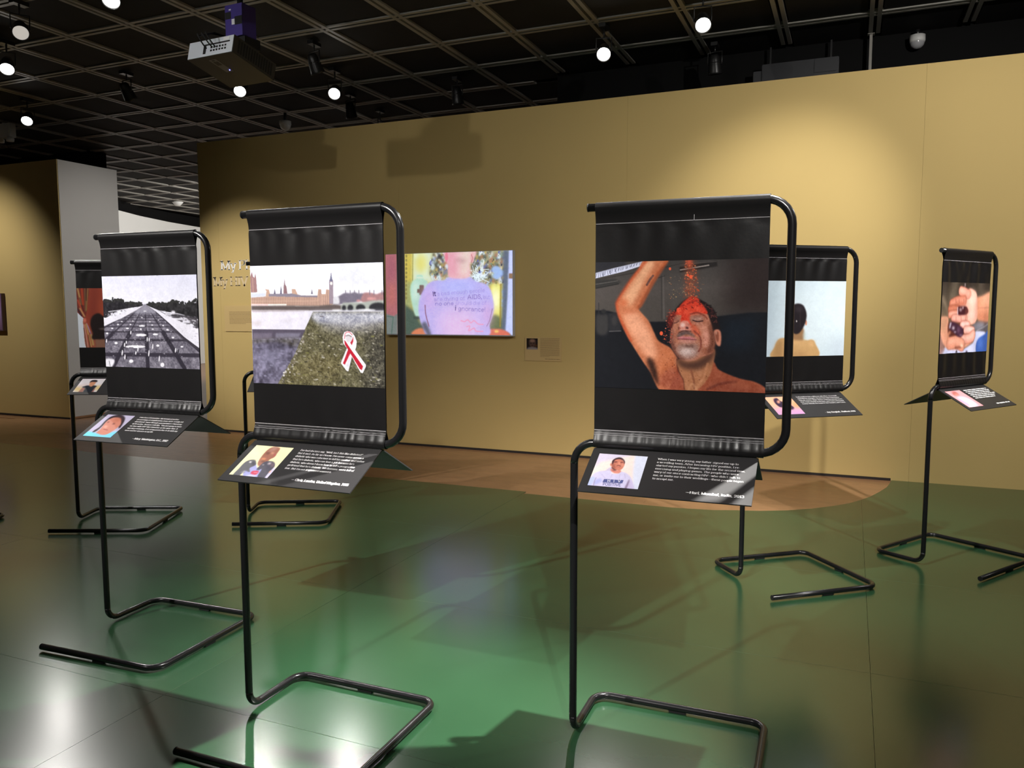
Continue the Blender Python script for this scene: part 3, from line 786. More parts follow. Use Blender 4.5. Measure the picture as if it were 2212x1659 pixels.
def photo_hands():
    P = Paint(200, 152, [(158, 190), (1028, 176), (1002, 1476), (152, 1526)], seed=13)
    P.vgrad([(0, (52, 44, 38)), (.3, (84, 74, 62)), (.6, (110, 92, 72)), (1, (90, 76, 70))])
    P.poly([(360, 180), (440, 180), (380, 600), (280, 600)], (112, 100, 84), 40, .7, False); P.poly([(800, 180), (900, 180), (880, 480), (800, 480)], (96, 84, 72), 40, .6, False); P.line([(170, 500), (290, 850)], 40, (126, 110, 92), 30, .7)
    P.line([(560, 210), (558, 280)], 10, (190, 170, 180), 3); P.ell(570, 300, 70, 30, (34, 28, 30), 14, .8)
    P.poly([(720, 975), (900, 895), (1030, 880), (1010, 1130), (830, 1130), (740, 1090)], (92, 86, 92), 12, 1); P.poly([(740, 980), (900, 920), (920, 1000), (790, 1090)], (138, 138, 150), 14, .8); P.line([(820, 1090), (1010, 960)], 10, (160, 156, 164), 3, .8)
    P.poly([(150, 1540), (240, 1395), (560, 1440), (740, 1300), (765, 1110), (970, 1130), (820, 1330), (810, 1500), (600, 1540)], (208, 212, 246), 6)
    P.poly([(826, 1490), (815, 1340), (865, 1220), (960, 1140), (1030, 1100), (1010, 1490)], (62, 96, 176), 6); P.ell(880, 1330, 40, 90, (92, 128, 206), 26, .6)
    P.poly([(150, 1160), (230, 1400), (160, 1540), (140, 1400)], (150, 112, 104), 14, .9)
    P.poly([(775, 490), (880, 432), (1040, 375), (1030, 872), (885, 892), (800, 830)], (222, 152, 120), 8); P.poly([(900, 440), (1040, 400), (1030, 560), (900, 560)], (236, 176, 146), 34, .8); P.poly([(820, 780), (1030, 760), (1030, 880), (880, 895)], (186, 112, 84), 28, .8); P.line([(830, 660), (1020, 645)], 14, (190, 122, 98), 10, .7)
    def finger(pts, w, c=(214, 136, 112), hi=(240, 182, 164)):
        P.line(pts, w + 12, (140, 76, 58), 12, .75, True)
        P.line(pts, w, c, 5, 1, True)
        q = [(x, y - w * .18) for x, y in pts]
        P.line(q, w * .45, hi, w * .28, .75, True)
    P.poly([(520, 500), (590, 450), (640, 310), (700, 300), (778, 405), (804, 560), (818, 850), (712, 972), (625, 945), (560, 880), (470, 800), (450, 640)], (236, 172, 152), 5)
    P.ell(700, 500, 64, 130, (250, 212, 198), 40, .85); P.ell(700, 790, 60, 90, (248, 200, 190), 34, .8)
    finger([(640, 400), (560, 370), (500, 350)], 84, (226, 150, 130))
    finger([(560, 525), (430, 540), (345, 600)], 84, (196, 116, 92), (222, 150, 126))
    finger([(470, 690), (380, 690), (312, 705)], 70, (178, 98, 74), (206, 130, 104))
    finger([(480, 775), (390, 780), (318, 800)], 62, (206, 128, 106))
    finger([(600, 865), (480, 865), (385, 870)], 74, (230, 158, 144))
    for x in (400, 470, 545): P.line([(x, 505), (x + 10, 570)], 9, (140, 72, 58), 4, .7)
    for x in (360, 455, 530): P.line([(x + 60, 835), (x + 66, 900)], 9, (176, 100, 88), 4, .7)
    P.line([(560, 480), (570, 640)], 14, (206, 140, 122), 6, .7); P.line([(590, 800), (620, 940)], 12, (196, 124, 108), 7, .7)
    P.poly([(140, 870), (275, 845), (300, 950), (320, 1190), (430, 1255), (560, 1210), (700, 1130), (766, 1180), (722, 1300), (620, 1405), (450, 1445), (300, 1432), (205, 1350), (155, 1150)], (228, 160, 132), 5)
    P.poly([(150, 880), (250, 860), (220, 1100), (170, 1150)], (176, 132, 104), 28, .8)
    P.poly([(315, 930), (440, 940), (560, 1000), (650, 1100), (600, 1215), (450, 1245), (320, 1200), (285, 1060)], (88, 42, 34), 14, .95)
    finger([(540, 985), (610, 975), (655, 985)], 66, (238, 172, 160), (252, 214, 208))
    finger([(600, 1080), (680, 1075), (722, 1085)], 70, (236, 170, 156), (252, 208, 200))
    finger([(560, 1250), (690, 1230), (738, 1165)], 84, (230, 160, 142), (246, 196, 182))
    finger([(330, 1330), (440, 1300), (540, 1360)], 110, (222, 148, 122), (238, 176, 152))
    P.line([(300, 1280), (290, 1180), (330, 1130)], 30, (206, 140, 108), 14, .7); P.line([(430, 1410), (520, 1400)], 24, (124, 66, 52), 12, .7); P.ell(540, 1370, 24, 22, (250, 210, 182), 5)
    P.poly([(452, 660), (520, 636), (610, 640), (655, 700), (640, 770), (540, 800), (465, 790)], (66, 28, 34), 4); P.line([(450, 670), (456, 780)], 18, (206, 186, 196), 4); P.ell(505, 700, 20, 26, (206, 190, 196), 8, .9); P.ell(540, 665, 12, 20, (230, 216, 220), 4, .8); P.ell(620, 730, 30, 40, (120, 52, 44), 12, .8)
    P.poly([(330, 940), (430, 955), (545, 1040), (562, 1120), (545, 1190), (480, 1205), (385, 1130), (318, 1050)], (64, 36, 54), 4); P.poly([(330, 940), (352, 945), (335, 1050), (316, 1055)], (206, 200, 214), 3, .9, False); P.ell(382, 1045, 22, 24, (232, 224, 232), 7, .95); P.ell(415, 1118, 26, 12, (206, 194, 206), 6, .9); P.ell(480, 1080, 30, 50, (112, 80, 104), 14, .8); P.ell(520, 1175, 26, 10, (170, 140, 160), 6, .8)
    P.poly([(430, 1500), (460, 1450), (480, 1500)], (50, 36, 44), 2, 1, False); P.ell(648, 1482, 16, 14, (60, 44, 54), 3)
    P.soften([(100, 100), (1100, 100), (1100, 1600), (100, 1600)], 1)
    P.grain(10)
    return P


def photo_curtain():
    P = Paint(160, 122, [(92, 225), (1730, 222), (1790, 1466), (148, 1466)], seed=17)
    P.a[:] = (164, 72, 52)
    P.poly([(380, 200), (560, 200), (560, 900), (320, 900)], (132, 56, 44), 60, .7, False); P.ell(680, 640, 120, 200, (176, 84, 58), 60, .7)
    P.poly([(80, 690), (250, 860), (240, 1000), (300, 1480), (120, 1490)], (222, 228, 240), 6, 1, False)
    P.poly([(80, 220), (345, 220), (330, 500), (300, 760), (270, 850), (215, 815), (110, 680)], (122, 54, 44), 6)
    for a, b, w, c in (((125, 235), (200, 560), 34, (196, 158, 96)), ((210, 235), (235, 560), 40, (188, 70, 42)), ((275, 235), (290, 700), 30, (120, 96, 66)), ((335, 235), (300, 680), 26, (156, 120, 70)), ((130, 480), (250, 800), 34, (196, 84, 56)), ((170, 650), (265, 810), 30, (196, 160, 110)), ((300, 240), (300, 480), 14, (46, 30, 28)), ((170, 430), (240, 700), 16, (64, 36, 38)), ((110, 640), (200, 790), 30, (60, 38, 52))): P.line([a, b], w, c, 10, .85)
    P.poly([(240, 860), (300, 880), (310, 960), (420, 1160), (490, 1480), (300, 1480), (240, 1020)], (170, 92, 70), 6); P.ell(268, 890, 26, 46, (226, 124, 104), 10)
    for a, b, w, c in (((260, 990), (330, 1460), 26, (214, 150, 132)), ((290, 980), (400, 1440), 24, (206, 168, 100)), ((250, 1060), (310, 1460), 16, (96, 60, 50)), ((330, 1010), (440, 1300), 20, (140, 110, 150)), ((400, 1200), (440, 1400), 40, (190, 156, 96)), ((340, 1200), (380, 1460), 12, (70, 44, 44)), ((310, 960), (370, 1140), 12, (216, 190, 206))): P.line([a, b], w, c, 6, .9)
    P.poly([(384, 1000), (398, 860), (465, 775), (560, 748), (640, 800), (715, 845), (900, 860), (1150, 900), (1250, 1290), (480, 1300), (430, 1160)], (36, 26, 26), 8)
    P.poly([(480, 1292), (1250, 1280), (1260, 1480), (490, 1480)], (146, 104, 86), 10, 1, False); P.poly([(560, 1065), (730, 1048), (900, 1060), (880, 1090), (620, 1090)], (112, 98, 98), 8, .9)
    return P


def photo_plain():
    P = Paint(24, 18)
    P.vgrad([(0, (120, 124, 132)), (1, (70, 72, 78))])
    return P


def screen_picture():
    P = Paint(400, 232, [(142, 215), (1356, 172), (1360, 990), (158, 974)], seed=21)
    P.vgrad([(0, (206, 198, 116)), (.5, (196, 190, 112)), (1, (110, 116, 90))])
    P.poly([(400, 190), (730, 190), (730, 420), (600, 480), (400, 470)], (212, 226, 200), 16, 1, False); P.ell(480, 300, 60, 90, (224, 214, 110), 30, .8); P.line([(405, 205), (402, 470)], 5, (96, 104, 70), 1)
    P.poly([(325, 200), (400, 200), (395, 480), (330, 700)], (198, 180, 84), 14, .9, False); P.poly([(325, 480), (400, 470), (400, 700), (325, 720)], (150, 160, 110), 18, .8, False)
    P.poly([(325, 690), (420, 760), (470, 870), (600, 990), (325, 990)], (78, 94, 84), 12, 1, False)
    for y in range(230, 640, 40): P.ell(342, y, 8, 14, (120, 108, 60), 3, .8)
    P.poly([(140, 200), (262, 200), (262, 990), (150, 990)], (170, 106, 112), 4, 1, False); P.ell(200, 350, 30, 140, (158, 92, 112), 30, .7); P.ell(205, 600, 40, 120, (188, 112, 104), 30, .7)
    P.poly([(150, 780), (225, 805), (262, 780), (262, 990), (150, 990)], (116, 124, 122), 5, 1, False); P.line([(165, 805), (220, 812), (205, 970)], 10, (88, 112, 104), 2)
    P.poly([(440, 412), (500, 412), (506, 446), (548, 482), (562, 600), (545, 700), (490, 770), (470, 812), (432, 802), (396, 680), (380, 540), (402, 470), (438, 446)], (176, 212, 196), 5); P.ell(430, 560, 24, 90, (206, 234, 220), 18, .8); P.ell(470, 436, 34, 10, (206, 228, 206), 3, .9); P.ell(450, 820, 40, 14, (60, 70, 66), 6, .9)
    P.poly([(468, 508), (510, 508), (510, 602), (468, 602)], (112, 92, 84), 3, 1, False); P.poly([(446, 545), (532, 545), (532, 582), (446, 582)], (112, 92, 84), 3, 1, False)
    fl1, fl2 = [(590, 195), (760, 195), (760, 440), (610, 460), (560, 400)], [(930, 180), (1320, 180), (1320, 430), (1160, 560), (960, 480)]
    P.poly(fl1, (150, 138, 90), 14, .9, False); P.poly(fl2, (150, 146, 120), 14, .95, False)
    cols = [(232, 242, 252), (86, 90, 84), (190, 166, 90), (96, 104, 170), (168, 120, 92), (206, 226, 236), (120, 140, 120), (64, 62, 66)]
    P.specks(fl1, 170, (6, 26), cols, (.5, 1), .8); P.specks(fl2, 420, (6, 26), cols, (.5, 1), .8)
    P.soften(fl1, 2); P.soften(fl2, 2)
    P.specks(fl1, 50, (3, 12), cols, (.5, .9), .8); P.specks(fl2, 150, (3, 12), cols, (.5, .9), .8)
    for i in range(46):
        a = P.rng.random() * 6.3; L = 30 + P.rng.random() * 60; x, y = (1020 + P.rng.normal(0, 30), 420 + P.rng.normal(0, 34))
        P.line([(x, y), (x + L * math.cos(a), y + L * math.sin(a))], 6, (226, 244, 252), 1, .85)
    for x, y, r in ((1200, 360, 44), (1250, 390, 36), (1205, 420, 36), (1270, 570, 26), (1278, 605, 22), (1262, 660, 24), (1255, 700, 16)): P.ell(x, y, r, r * .85, (156, 184, 236), 6, .95)
    P.poly([(1140, 500), (1250, 490), (1240, 900), (1110, 900), (1170, 700)], (230, 226, 120), 14, .95, False); P.ell(1195, 640, 40, 110, (244, 248, 214), 26, .9)
    P.poly([(1110, 880), (1180, 790), (1260, 840), (1270, 940), (1110, 940)], (98, 108, 78), 12, .95); P.line([(1245, 500), (1240, 900)], 14, (150, 130, 60), 6, .8)
    P.poly([(1266, 175), (1332, 175), (1310, 960), (1255, 960)], (94, 104, 126), 8, .95, False); P.poly([(1322, 170), (1370, 170), (1370, 1000), (1290, 950), (1310, 600)], (190, 200, 250), 6, 1, False); P.poly([(1322, 395), (1362, 395), (1362, 445), (1322, 445)], (140, 112, 92), 3, 1, False)
    P.poly([(400, 990), (425, 935), (510, 920), (600, 990)], (208, 126, 92), 6); P.poly([(1070, 990), (1110, 935), (1255, 930), (1330, 990)], (206, 110, 92), 6); P.ell(1205, 950, 22, 12, (240, 200, 110), 5)
    P.poly([(595, 1000), (500, 905), (464, 790), (462, 690), (488, 590), (550, 495), (620, 462), (700, 462), (765, 425), (935, 425), (1005, 470), (1085, 492), (1142, 545), (1172, 650), (1176, 760), (1140, 880), (1100, 1000)], (182, 174, 236), 5)
    P.ell(840, 860, 240, 150, (222, 188, 226), 90, .9); P.ell(560, 640, 60, 120, (206, 168, 220), 50, .7); P.ell(820, 520, 200, 60, (176, 184, 246), 50, .8); P.ell(1120, 780, 40, 120, (206, 160, 206), 36, .7)
    P.poly([(490, 890), (530, 860), (580, 975), (560, 1000)], (88, 90, 104), 12, .9); P.line([(522, 700), (530, 790), (560, 900)], 10, (140, 96, 116), 4, .85, True); P.line([(1164, 735), (1140, 840), (1112, 900)], 9, (136, 96, 116), 4, .5, True)
    P.poly([(712, 180), (990, 175), (982, 265), (948, 305), (938, 432), (755, 432), (742, 325), (715, 262)], (224, 176, 186), 5); P.poly([(860, 178), (975, 178), (945, 300), (930, 420), (860, 420)], (222, 206, 196), 30, .8, False); P.poly([(730, 200), (800, 200), (810, 420), (760, 430)], (222, 150, 172), 26, .8, False)
    P.ell(858, 272, 58, 18, (168, 132, 140), 16, .6); P.ell(724, 240, 15, 46, (222, 128, 150), 4); P.ell(970, 245, 18, 50, (226, 172, 176), 4); P.line([(962, 215), (975, 250), (962, 290)], 7, (170, 110, 120), 3, .8)
    ink = (120, 96, 160)
    paint_text(P, "It", (594, 612), (626, 609), 40, 7, (56, 38, 92), .85); paint_text(P, "'s bad enough people", (632, 609), (1092, 572), 34, 4, ink, .36)
    paint_text(P, "are dying of", (606, 660), (905, 648), 34, 4, ink, .42); paint_text(P, "AIDS,", (926, 642), (1068, 636), 40, 6, ink, .6); paint_text(P, "but", (1078, 640), (1140, 638), 34, 4, ink, .3)
    paint_text(P, "no one", (618, 702), (796, 698), 32, 5, (96, 76, 140), .5); paint_text(P, "should die of", (812, 698), (1110, 694), 34, 4, ink, .32)
    paint_text(P, "i", (800, 748), (824, 749), 44, 7, (70, 52, 110), .8); paint_text(P, "gnorance!", (836, 750), (1100, 762), 38, 5, (104, 84, 150), .5)
    P.grain(9)
    P.line([(865, 848), (900, 856), (930, 840), (960, 868), (990, 848), (1030, 880), (1078, 884)], 9, (232, 150, 176), 2, .8, True); P.line([(920, 905), (950, 900), (940, 945), (990, 920), (1010, 948), (1075, 950)], 9, (232, 150, 176), 2, .8, True)
    return P


# portraits on the caption boards
def portrait_boxer():
    P = Paint(130, 100, [(920, 225), (2000, 310), (1225, 1225), (115, 1110)], (245, 241, 188), 2)
    P.poly([(1130, 480), (1250, 360), (1380, 292), (1560, 300), (1592, 350), (1500, 490), (1460, 560), (1400, 610), (1300, 660), (1180, 770), (1000, 860), (945, 790), (1000, 660)], (158, 108, 92), 8)
    P.ell(1400, 350, 150, 50, (176, 136, 124), 30, .8, -30); P.ell(1250, 470, 60, 40, (110, 78, 70), 20, .8); P.ell(1380, 470, 50, 30, (206, 156, 128), 16, .9); P.ell(1120, 640, 70, 36, (216, 146, 108), 18, .9); P.ell(1090, 720, 60, 30, (112, 78, 68), 16, .8); P.ell(1440, 520, 30, 40, (170, 92, 92), 12, .8)
    P.poly([(610, 950), (880, 790), (930, 900), (1080, 935), (950, 1200), (540, 1170)], (166, 168, 222), 6); P.poly([(640, 1130), (900, 1100), (850, 1190), (600, 1180)], (206, 206, 244), 10, .8)
    P.poly([(800, 1005), (980, 1010), (900, 1120), (750, 1090)], (206, 84, 108), 8); P.line([(840, 1050), (940, 1060)], 16, (232, 160, 180), 5, .8)
    P.poly([(235, 1130), (400, 940), (560, 765), (700, 682), (860, 668), (902, 730), (890, 830), (720, 920), (720, 1040), (560, 1000), (430, 1140)], (104, 104, 110), 8); P.ell(740, 740, 36, 24, (230, 226, 230), 12, .95); P.ell(830, 780, 50, 60, (66, 64, 76), 20, .7); P.ell(520, 1040, 70, 40, (140, 140, 156), 20, .7)
    P.poly([(918, 960), (1000, 860), (1150, 732), (1330, 708), (1436, 760), (1430, 880), (1270, 1070), (1160, 1215), (940, 1195), (1060, 960), (980, 980)], (86, 84, 96), 8); P.ell(1290, 780, 50, 30, (222, 206, 214), 14, .95); P.ell(1370, 830, 40, 60, (150, 118, 126), 22, .8); P.ell(1110, 820, 30, 12, (180, 176, 176), 8, .9)
    P.poly([(1280, 1050), (1440, 895), (1445, 950), (1220, 1225), (1150, 1220)], (204, 200, 238), 6); P.poly([(1270, 1040), (1340, 980), (1330, 1040), (1280, 1070)], (226, 176, 160), 8, .9)
    P.grain(7)
    return P


def portrait_shirt():
    P = Paint(176, 132, [(540, 80), (1945, 210), (1645, 1285), (190, 1115)], (240, 220, 214), 2)
    P.poly([(520, 70), (1500, 160), (1000, 270), (560, 370), (400, 560)], (208, 200, 224), 40, .95, False); P.poly([(1560, 150), (1960, 200), (1650, 1300), (1480, 1280), (1500, 700)], (214, 220, 242), 30, .95, False); P.poly([(760, 600), (880, 540), (900, 700), (700, 690)], (196, 184, 212), 20, .9)
    P.poly([(180, 1130), (290, 860), (400, 730), (560, 665), (830, 658), (900, 745), (1080, 750), (1160, 690), (1310, 745), (1420, 850), (1480, 1000), (1500, 1290), (900, 1230)], (206, 200, 232), 8)
    P.poly([(190, 1115), (290, 860), (400, 860), (380, 960), (300, 1110)], (176, 188, 240), 20, .9); P.poly([(380, 1110), (410, 960), (560, 900), (620, 1000), (560, 1030)], (170, 174, 226), 26, .85); P.line([(370, 1110), (400, 960), (440, 880)], 30, (150, 144, 176), 14, .7); P.poly([(1260, 1240), (1320, 1100), (1390, 950), (1400, 1060), (1330, 1240)], (128, 108, 140), 16, .9); P.poly([(1340, 1240), (1420, 1000), (1480, 1040), (1490, 1270)], (196, 184, 220), 16, .8)
    for a, b in (((600, 760), (700, 900)), ((900, 780), (860, 880)), ((1130, 780), (1100, 900)), ((1260, 780), (1280, 900))): P.line([a, b], 26, (186, 176, 214), 14, .6)
    P.poly([(880, 590), (1000, 650), (1140, 645), (1155, 695), (1085, 748), (950, 730), (858, 645)], (214, 140, 126), 6); P.ell(960, 640, 60, 26, (128, 66, 66), 16, .7)
    P.ell(870, 455, 26, 46, (214, 134, 112), 5)
    P.poly([(893, 400), (940, 310), (1100, 255), (1215, 325), (1265, 400), (1248, 500), (1190, 600), (1100, 655), (985, 620), (892, 565)], (200, 126, 106), 5)
    P.poly([(895, 400), (915, 320), (1000, 250), (1120, 222), (1215, 270), (1270, 365), (1250, 440), (1225, 335), (1110, 280), (985, 310), (940, 400), (905, 460)], (64, 44, 50), 6)
    P.poly([(890, 540), (930, 560), (985, 610), (1040, 640), (970, 640), (895, 580)], (92, 58, 58), 10, .9); P.ell(1000, 370, 60, 18, (96, 50, 50), 10, .85); P.ell(1180, 390, 46, 18, (112, 56, 56), 9, .85); P.ell(1105, 420, 24, 46, (226, 152, 128), 12, .8); P.line([(1040, 500), (1080, 480), (1140, 510)], 22, (112, 60, 58), 8, .85); P.line([(1020, 535), (1130, 550)], 16, (186, 100, 96), 6, .8); P.ell(1200, 480, 30, 60, (222, 152, 134), 16, .7); P.poly([(905, 430), (960, 410), (985, 500), (1000, 600), (930, 570), (895, 520)], (140, 78, 68), 22, .7)
    P.poly([(670, 924), (1232, 972), (1195, 1078), (622, 1030)], (84, 90, 142), 2, 1, False)
    for s, a, b in (('H', (760, 1018), (850, 1026)), ('I', (935, 1032), (965, 1035)), ('V', (1062, 1030), (1140, 1040))): paint_text(P, s, a, b, 74, 14, (236, 234, 246))
    paint_text(P, 'POSITIVE', (626, 1128), (1150, 1172), 80, 13, (72, 76, 130))
    P.grain(7)
    return P


def portrait_blue():
    P = Paint(90, 70, [(562, 672), (900, 685), (612, 975), (260, 950)], (178, 172, 198), 2)
    P.poly([(470, 830), (540, 745), (620, 692), (720, 678), (772, 712), (760, 775), (715, 850), (690, 800), (600, 730), (520, 800), (440, 880), (370, 915), (400, 880)], (52, 42, 48), 4)
    P.poly([(480, 860), (545, 765), (630, 712), (715, 722), (728, 790), (680, 850), (620, 895), (560, 935), (500, 940), (425, 920)], (194, 126, 108), 4); P.ell(540, 830, 24, 18, (226, 166, 150), 8, .8); P.ell(640, 790, 16, 12, (120, 66, 60), 5, .8); P.ell(570, 770, 14, 8, (110, 60, 58), 4, .8); P.ell(680, 740, 40, 24, (176, 106, 84), 12, .8); P.line([(520, 860), (570, 872)], 8, (140, 70, 70), 3, .8)
    P.poly([(255, 955), (310, 893), (430, 915), (500, 940), (560, 932), (630, 900), (700, 895), (615, 985)], (112, 200, 240), 4)
    return P


def portrait_dusk():
    P = Paint(72, 54, [(240, 692), (560, 690), (742, 935), (400, 946)], (232, 172, 140), 2)
    P.poly([(340, 860), (700, 830), (760, 960), (380, 960)], (198, 150, 194), 40, 1, False); P.ell(640, 800, 60, 50, (222, 150, 96), 20, .7)
    P.poly([(358, 725), (400, 708), (440, 750), (520, 780), (600, 840), (570, 872), (500, 840), (430, 835), (372, 780)], (54, 40, 62), 5); P.ell(415, 760, 20, 22, (196, 140, 122), 6); P.poly([(420, 850), (520, 860), (560, 940), (430, 945)], (206, 150, 186), 8, .9)
    return P


def portrait_pink():
    P = Paint(60, 46, [(495, 1415), (625, 1408), (830, 1555), (715, 1571)], (240, 162, 168), 2)
    P.ell(592, 1440, 26, 16, (150, 76, 72), 4, 1, 30); P.ell(602, 1450, 22, 16, (214, 136, 124), 4, 1, 30); P.poly([(610, 1470), (690, 1480), (780, 1545), (730, 1568), (660, 1520)], (246, 214, 240), 6); P.line([(640, 1500), (700, 1540)], 14, (236, 160, 206), 5, .8)
    return P


def portrait_tee():
    P = Paint(80, 62, [(225, 183), (583, 180), (455, 412), (92, 412)], (242, 236, 242), 2)
    P.ell(200, 360, 90, 46, (236, 206, 130), 24, .9); P.ell(470, 340, 70, 40, (240, 212, 140), 22, .9); P.ell(280, 310, 120, 40, (232, 206, 206), 24, .6)
    P.poly([(240, 335), (280, 350), (240, 415), (180, 415)], (176, 120, 106), 4); P.poly([(390, 340), (430, 340), (400, 415), (350, 415)], (176, 120, 112), 4)
    P.poly([(228, 325), (300, 300), (340, 300), (400, 296), (450, 312), (420, 342), (365, 415), (255, 415), (275, 352)], (42, 48, 58), 4)
    P.poly([(335, 300), (340, 250), (370, 222), (430, 228), (425, 262), (395, 300), (360, 320)], (222, 158, 124), 3); P.poly([(338, 250), (350, 222), (385, 204), (440, 206), (450, 236), (420, 238), (370, 236)], (46, 40, 46), 3)
    return P


def portrait_dark():
    P = Paint(40, 42, [(0, 0), (100, 0), (100, 104), (0, 104)], (34, 26, 24), 2)
    P.poly([(25, 20), (50, 8), (78, 22), (80, 55), (62, 80), (40, 80), (24, 56)], (96, 72, 62), 4); P.ell(52, 22, 24, 14, (150, 116, 100), 6); P.ell(40, 46, 8, 5, (50, 36, 32), 3); P.ell(64, 46, 8, 5, (50, 36, 32), 3); P.ell(52, 66, 12, 5, (66, 44, 40), 3)
    P.poly([(4, 104), (16, 84), (40, 80), (62, 80), (88, 84), (100, 104)], (150, 140, 140), 4); P.ell(84, 66, 8, 10, (120, 70, 30), 4)
    return P


# ================================================================== the room
def struct(o, label=None):
    o['kind'] = 'structure'
    if label: o['label'] = label
    return o


def sheet(name, pts, z0, z1, m_top, m_edge, parent, ch=0.0015):
    """flat board of any outline with chamfered pale edges"""
    me = bpy.data.meshes.new(name)
    bm = bmesh.new()
    vs_ = [bm.verts.new((x, y, z1)) for x, y in pts]
    f = bm.faces.new(vs_)
    if f.normal.z < 0: f.normal_flip()
    bmesh.ops.recalc_face_normals(bm, faces=[f])
    f.normal_update()
    if f.normal.z < 0: f.normal_flip()
    r = bmesh.ops.inset_region(bm, faces=[f], thickness=ch, use_even_offset=True)
    outer = [e for e in bm.edges if e.is_boundary]
    ov = {v for e in outer for v in e.verts}
    for v in ov: v.co.z = z1 - ch
    ex = bmesh.ops.extrude_edge_only(bm, edges=outer)
    for v in [g for g in ex['geom'] if isinstance(g, bmesh.types.BMVert)]: v.co.z = z0
    for q in bm.faces:
        q.normal_update()
        q.material_index = 0 if abs(q.normal.z) > 0.99 else 1
    bm.to_mesh(me); bm.free()
    me.materials.append(m_top); me.materials.append(m_edge)
    o = bpy.data.objects.new(name, me)
    COL.objects.link(o)
    o.parent = parent
    return o


M['sheet_edge'] = mat('pale_sheet_edge', (0.13, 0.16, 0.10), 0.5)

# wood floor with the planks that can be told apart between the green sheets and the wall
floor_o = struct(MB().box((-22, -4.2, -0.20), (4.8, 24, -0.012)).build('floor', M['wood']), 'reddish brown wood floor showing between the green sheets and the yellow wall')
rng = random.Random(4)
plank_len = [0.9, 1.1, 1.3]
plank_me = [MB().box((0.0004, 0.0004, -0.010), (L - 0.0004, 0.0866, 0.0)).mesh('plank') for L in plank_len]
for k in range(21):
    y = 5.55 + k * 0.087
    x = -9.9 - rng.random() * 0.9
    while x < 0.5:
        i = rng.randrange(3)
        if y > 5.6 or x < 0:
            o = link('plank', plank_me[i], M['plank'], floor_o)
            o.location = (x, y, -0.006 - rng.random() * 0.0004)
        x += plank_len[i]

# green sheets, 1.22 x 2.44 m, edges cut along a line and a round corner
green_o = struct(empty('floor', (0, 0, 0)), 'glossy green painted sheets laid over the wood floor')
PX, PY = 0.12, 2.116
curve = [(-1.154, 5.672), (-0.86, 5.715), (-0.70, 5.776), (-0.555, 5.817), (-0.373, 5.907), (-0.211, 6.033), (-0.08, 6.165), (0.03, 6.297), (0.12, 6.455), (0.186, 6.601), (0.255, 6.80), (0.312, 6.996), (0.345, 7.18), (0.36, 7.306)]
EDGE_Y = {-1: 5.672, -2: 5.735, -3: 5.665, -4: 5.69, -5: 5.70}
GZ0, GZ1 = -0.006, 0.0
for j in range(-5, 6):
    y0, y1 = PY + 1.22 * (j - 1), PY + 1.22 * j
    for i in range(-5, 2):
        x0, x1 = PX + 2.44 * i, PX + 2.44 * (i + 1)
        x1 = min(x1, 4.6)
        g = 0.0008
        if y0 < -4: y0 = -4
        if y1 <= -4: continue
        if j <= 2:
            pts = [(x0 + g, y0 + g), (x1 - g, y0 + g), (x1 - g, y1 - g), (x0 + g, y1 - g)]
        elif j == 3:
            if i >= 0: pts = [(x0 + g, y0 + g), (x1 - g, y0 + g), (x1 - g, y1 - g), (x0 + g, y1 - g)]
            elif i == -1: pts = [(x0 + g, y0 + g), (x1 - g, y0 + g), (x1 - g, y1 - g), (-0.70, y1 - g), (-0.86, 5.715), (-1.154, 5.672), (x0 + g, 5.672)]
            else: pts = [(x0 + g, y0 + g), (x1 - g, y0 + g), (x1 - g, EDGE_Y[i]), (x0 + g, EDGE_Y[i])]
        elif j == 4:
            if i > 0: pts = [(x0 + g, y0 + g), (x1 - g, y0 + g), (x1 - g, y1 - g), (x0 + g, y1 - g)]
            elif i == 0: pts = [(x0 + g, y0 + g), (x1 - g, y0 + g), (x1 - g, y1 - g)] + [(0.312, y1 - g), (0.255, 6.80), (0.186, 6.601), (x0 + g, 6.46)]
            elif i == -1: pts = [(-0.69, y0 + g), (x1 - g, y0 + g), (x1 - g, 6.455), (0.03, 6.297), (-0.08, 6.165), (-0.211, 6.033), (-0.373, 5.907), (-0.555, 5.817)]
            else: continue
        elif j == 5:
            y1 = WALL_Y
            if i > 0: pts = [(x0 + g, y0 + g), (x1 - g, y0 + g), (x1 - g, y1 - 0.001), (x0 + g, y1 - 0.001)]
            elif i == 0: pts = [(0.314, y0 + g), (x1 - g, y0 + g), (x1 - g, y1 - 0.001), (0.36, y1 - 0.001), (0.345, 7.18)]
            else: continue
        else:
            continue
        sheet('floor_sheet', pts, GZ0, GZ1, M['green'], M['sheet_edge'], green_o)

# the long mustard wall, built from boards 2.44 m wide with hairline joints
wall_o = struct(empty('wall_back', (0, WALL_Y, 0)), 'long mustard yellow exhibition wall')
edges_x = [4.6, 2.93, 0.49, -1.95, -4.39, -6.83, -7.105]
for a, b in zip(edges_x[1:], edges_x[:-1]):
    o = MB().box((a + 0.0005, 0, -0.006), (b - 0.0005, 0.2, WALL_H)).build('wall_board', M['mustard'], wall_o)
bs = struct(MB().box((-7.105, WALL_Y - 0.004, -0.006), (0.355, WALL_Y, 0.016)).build('shadow_gap_back', M['dark_gap']))  # dark strip painted in for the shadow line under the wall
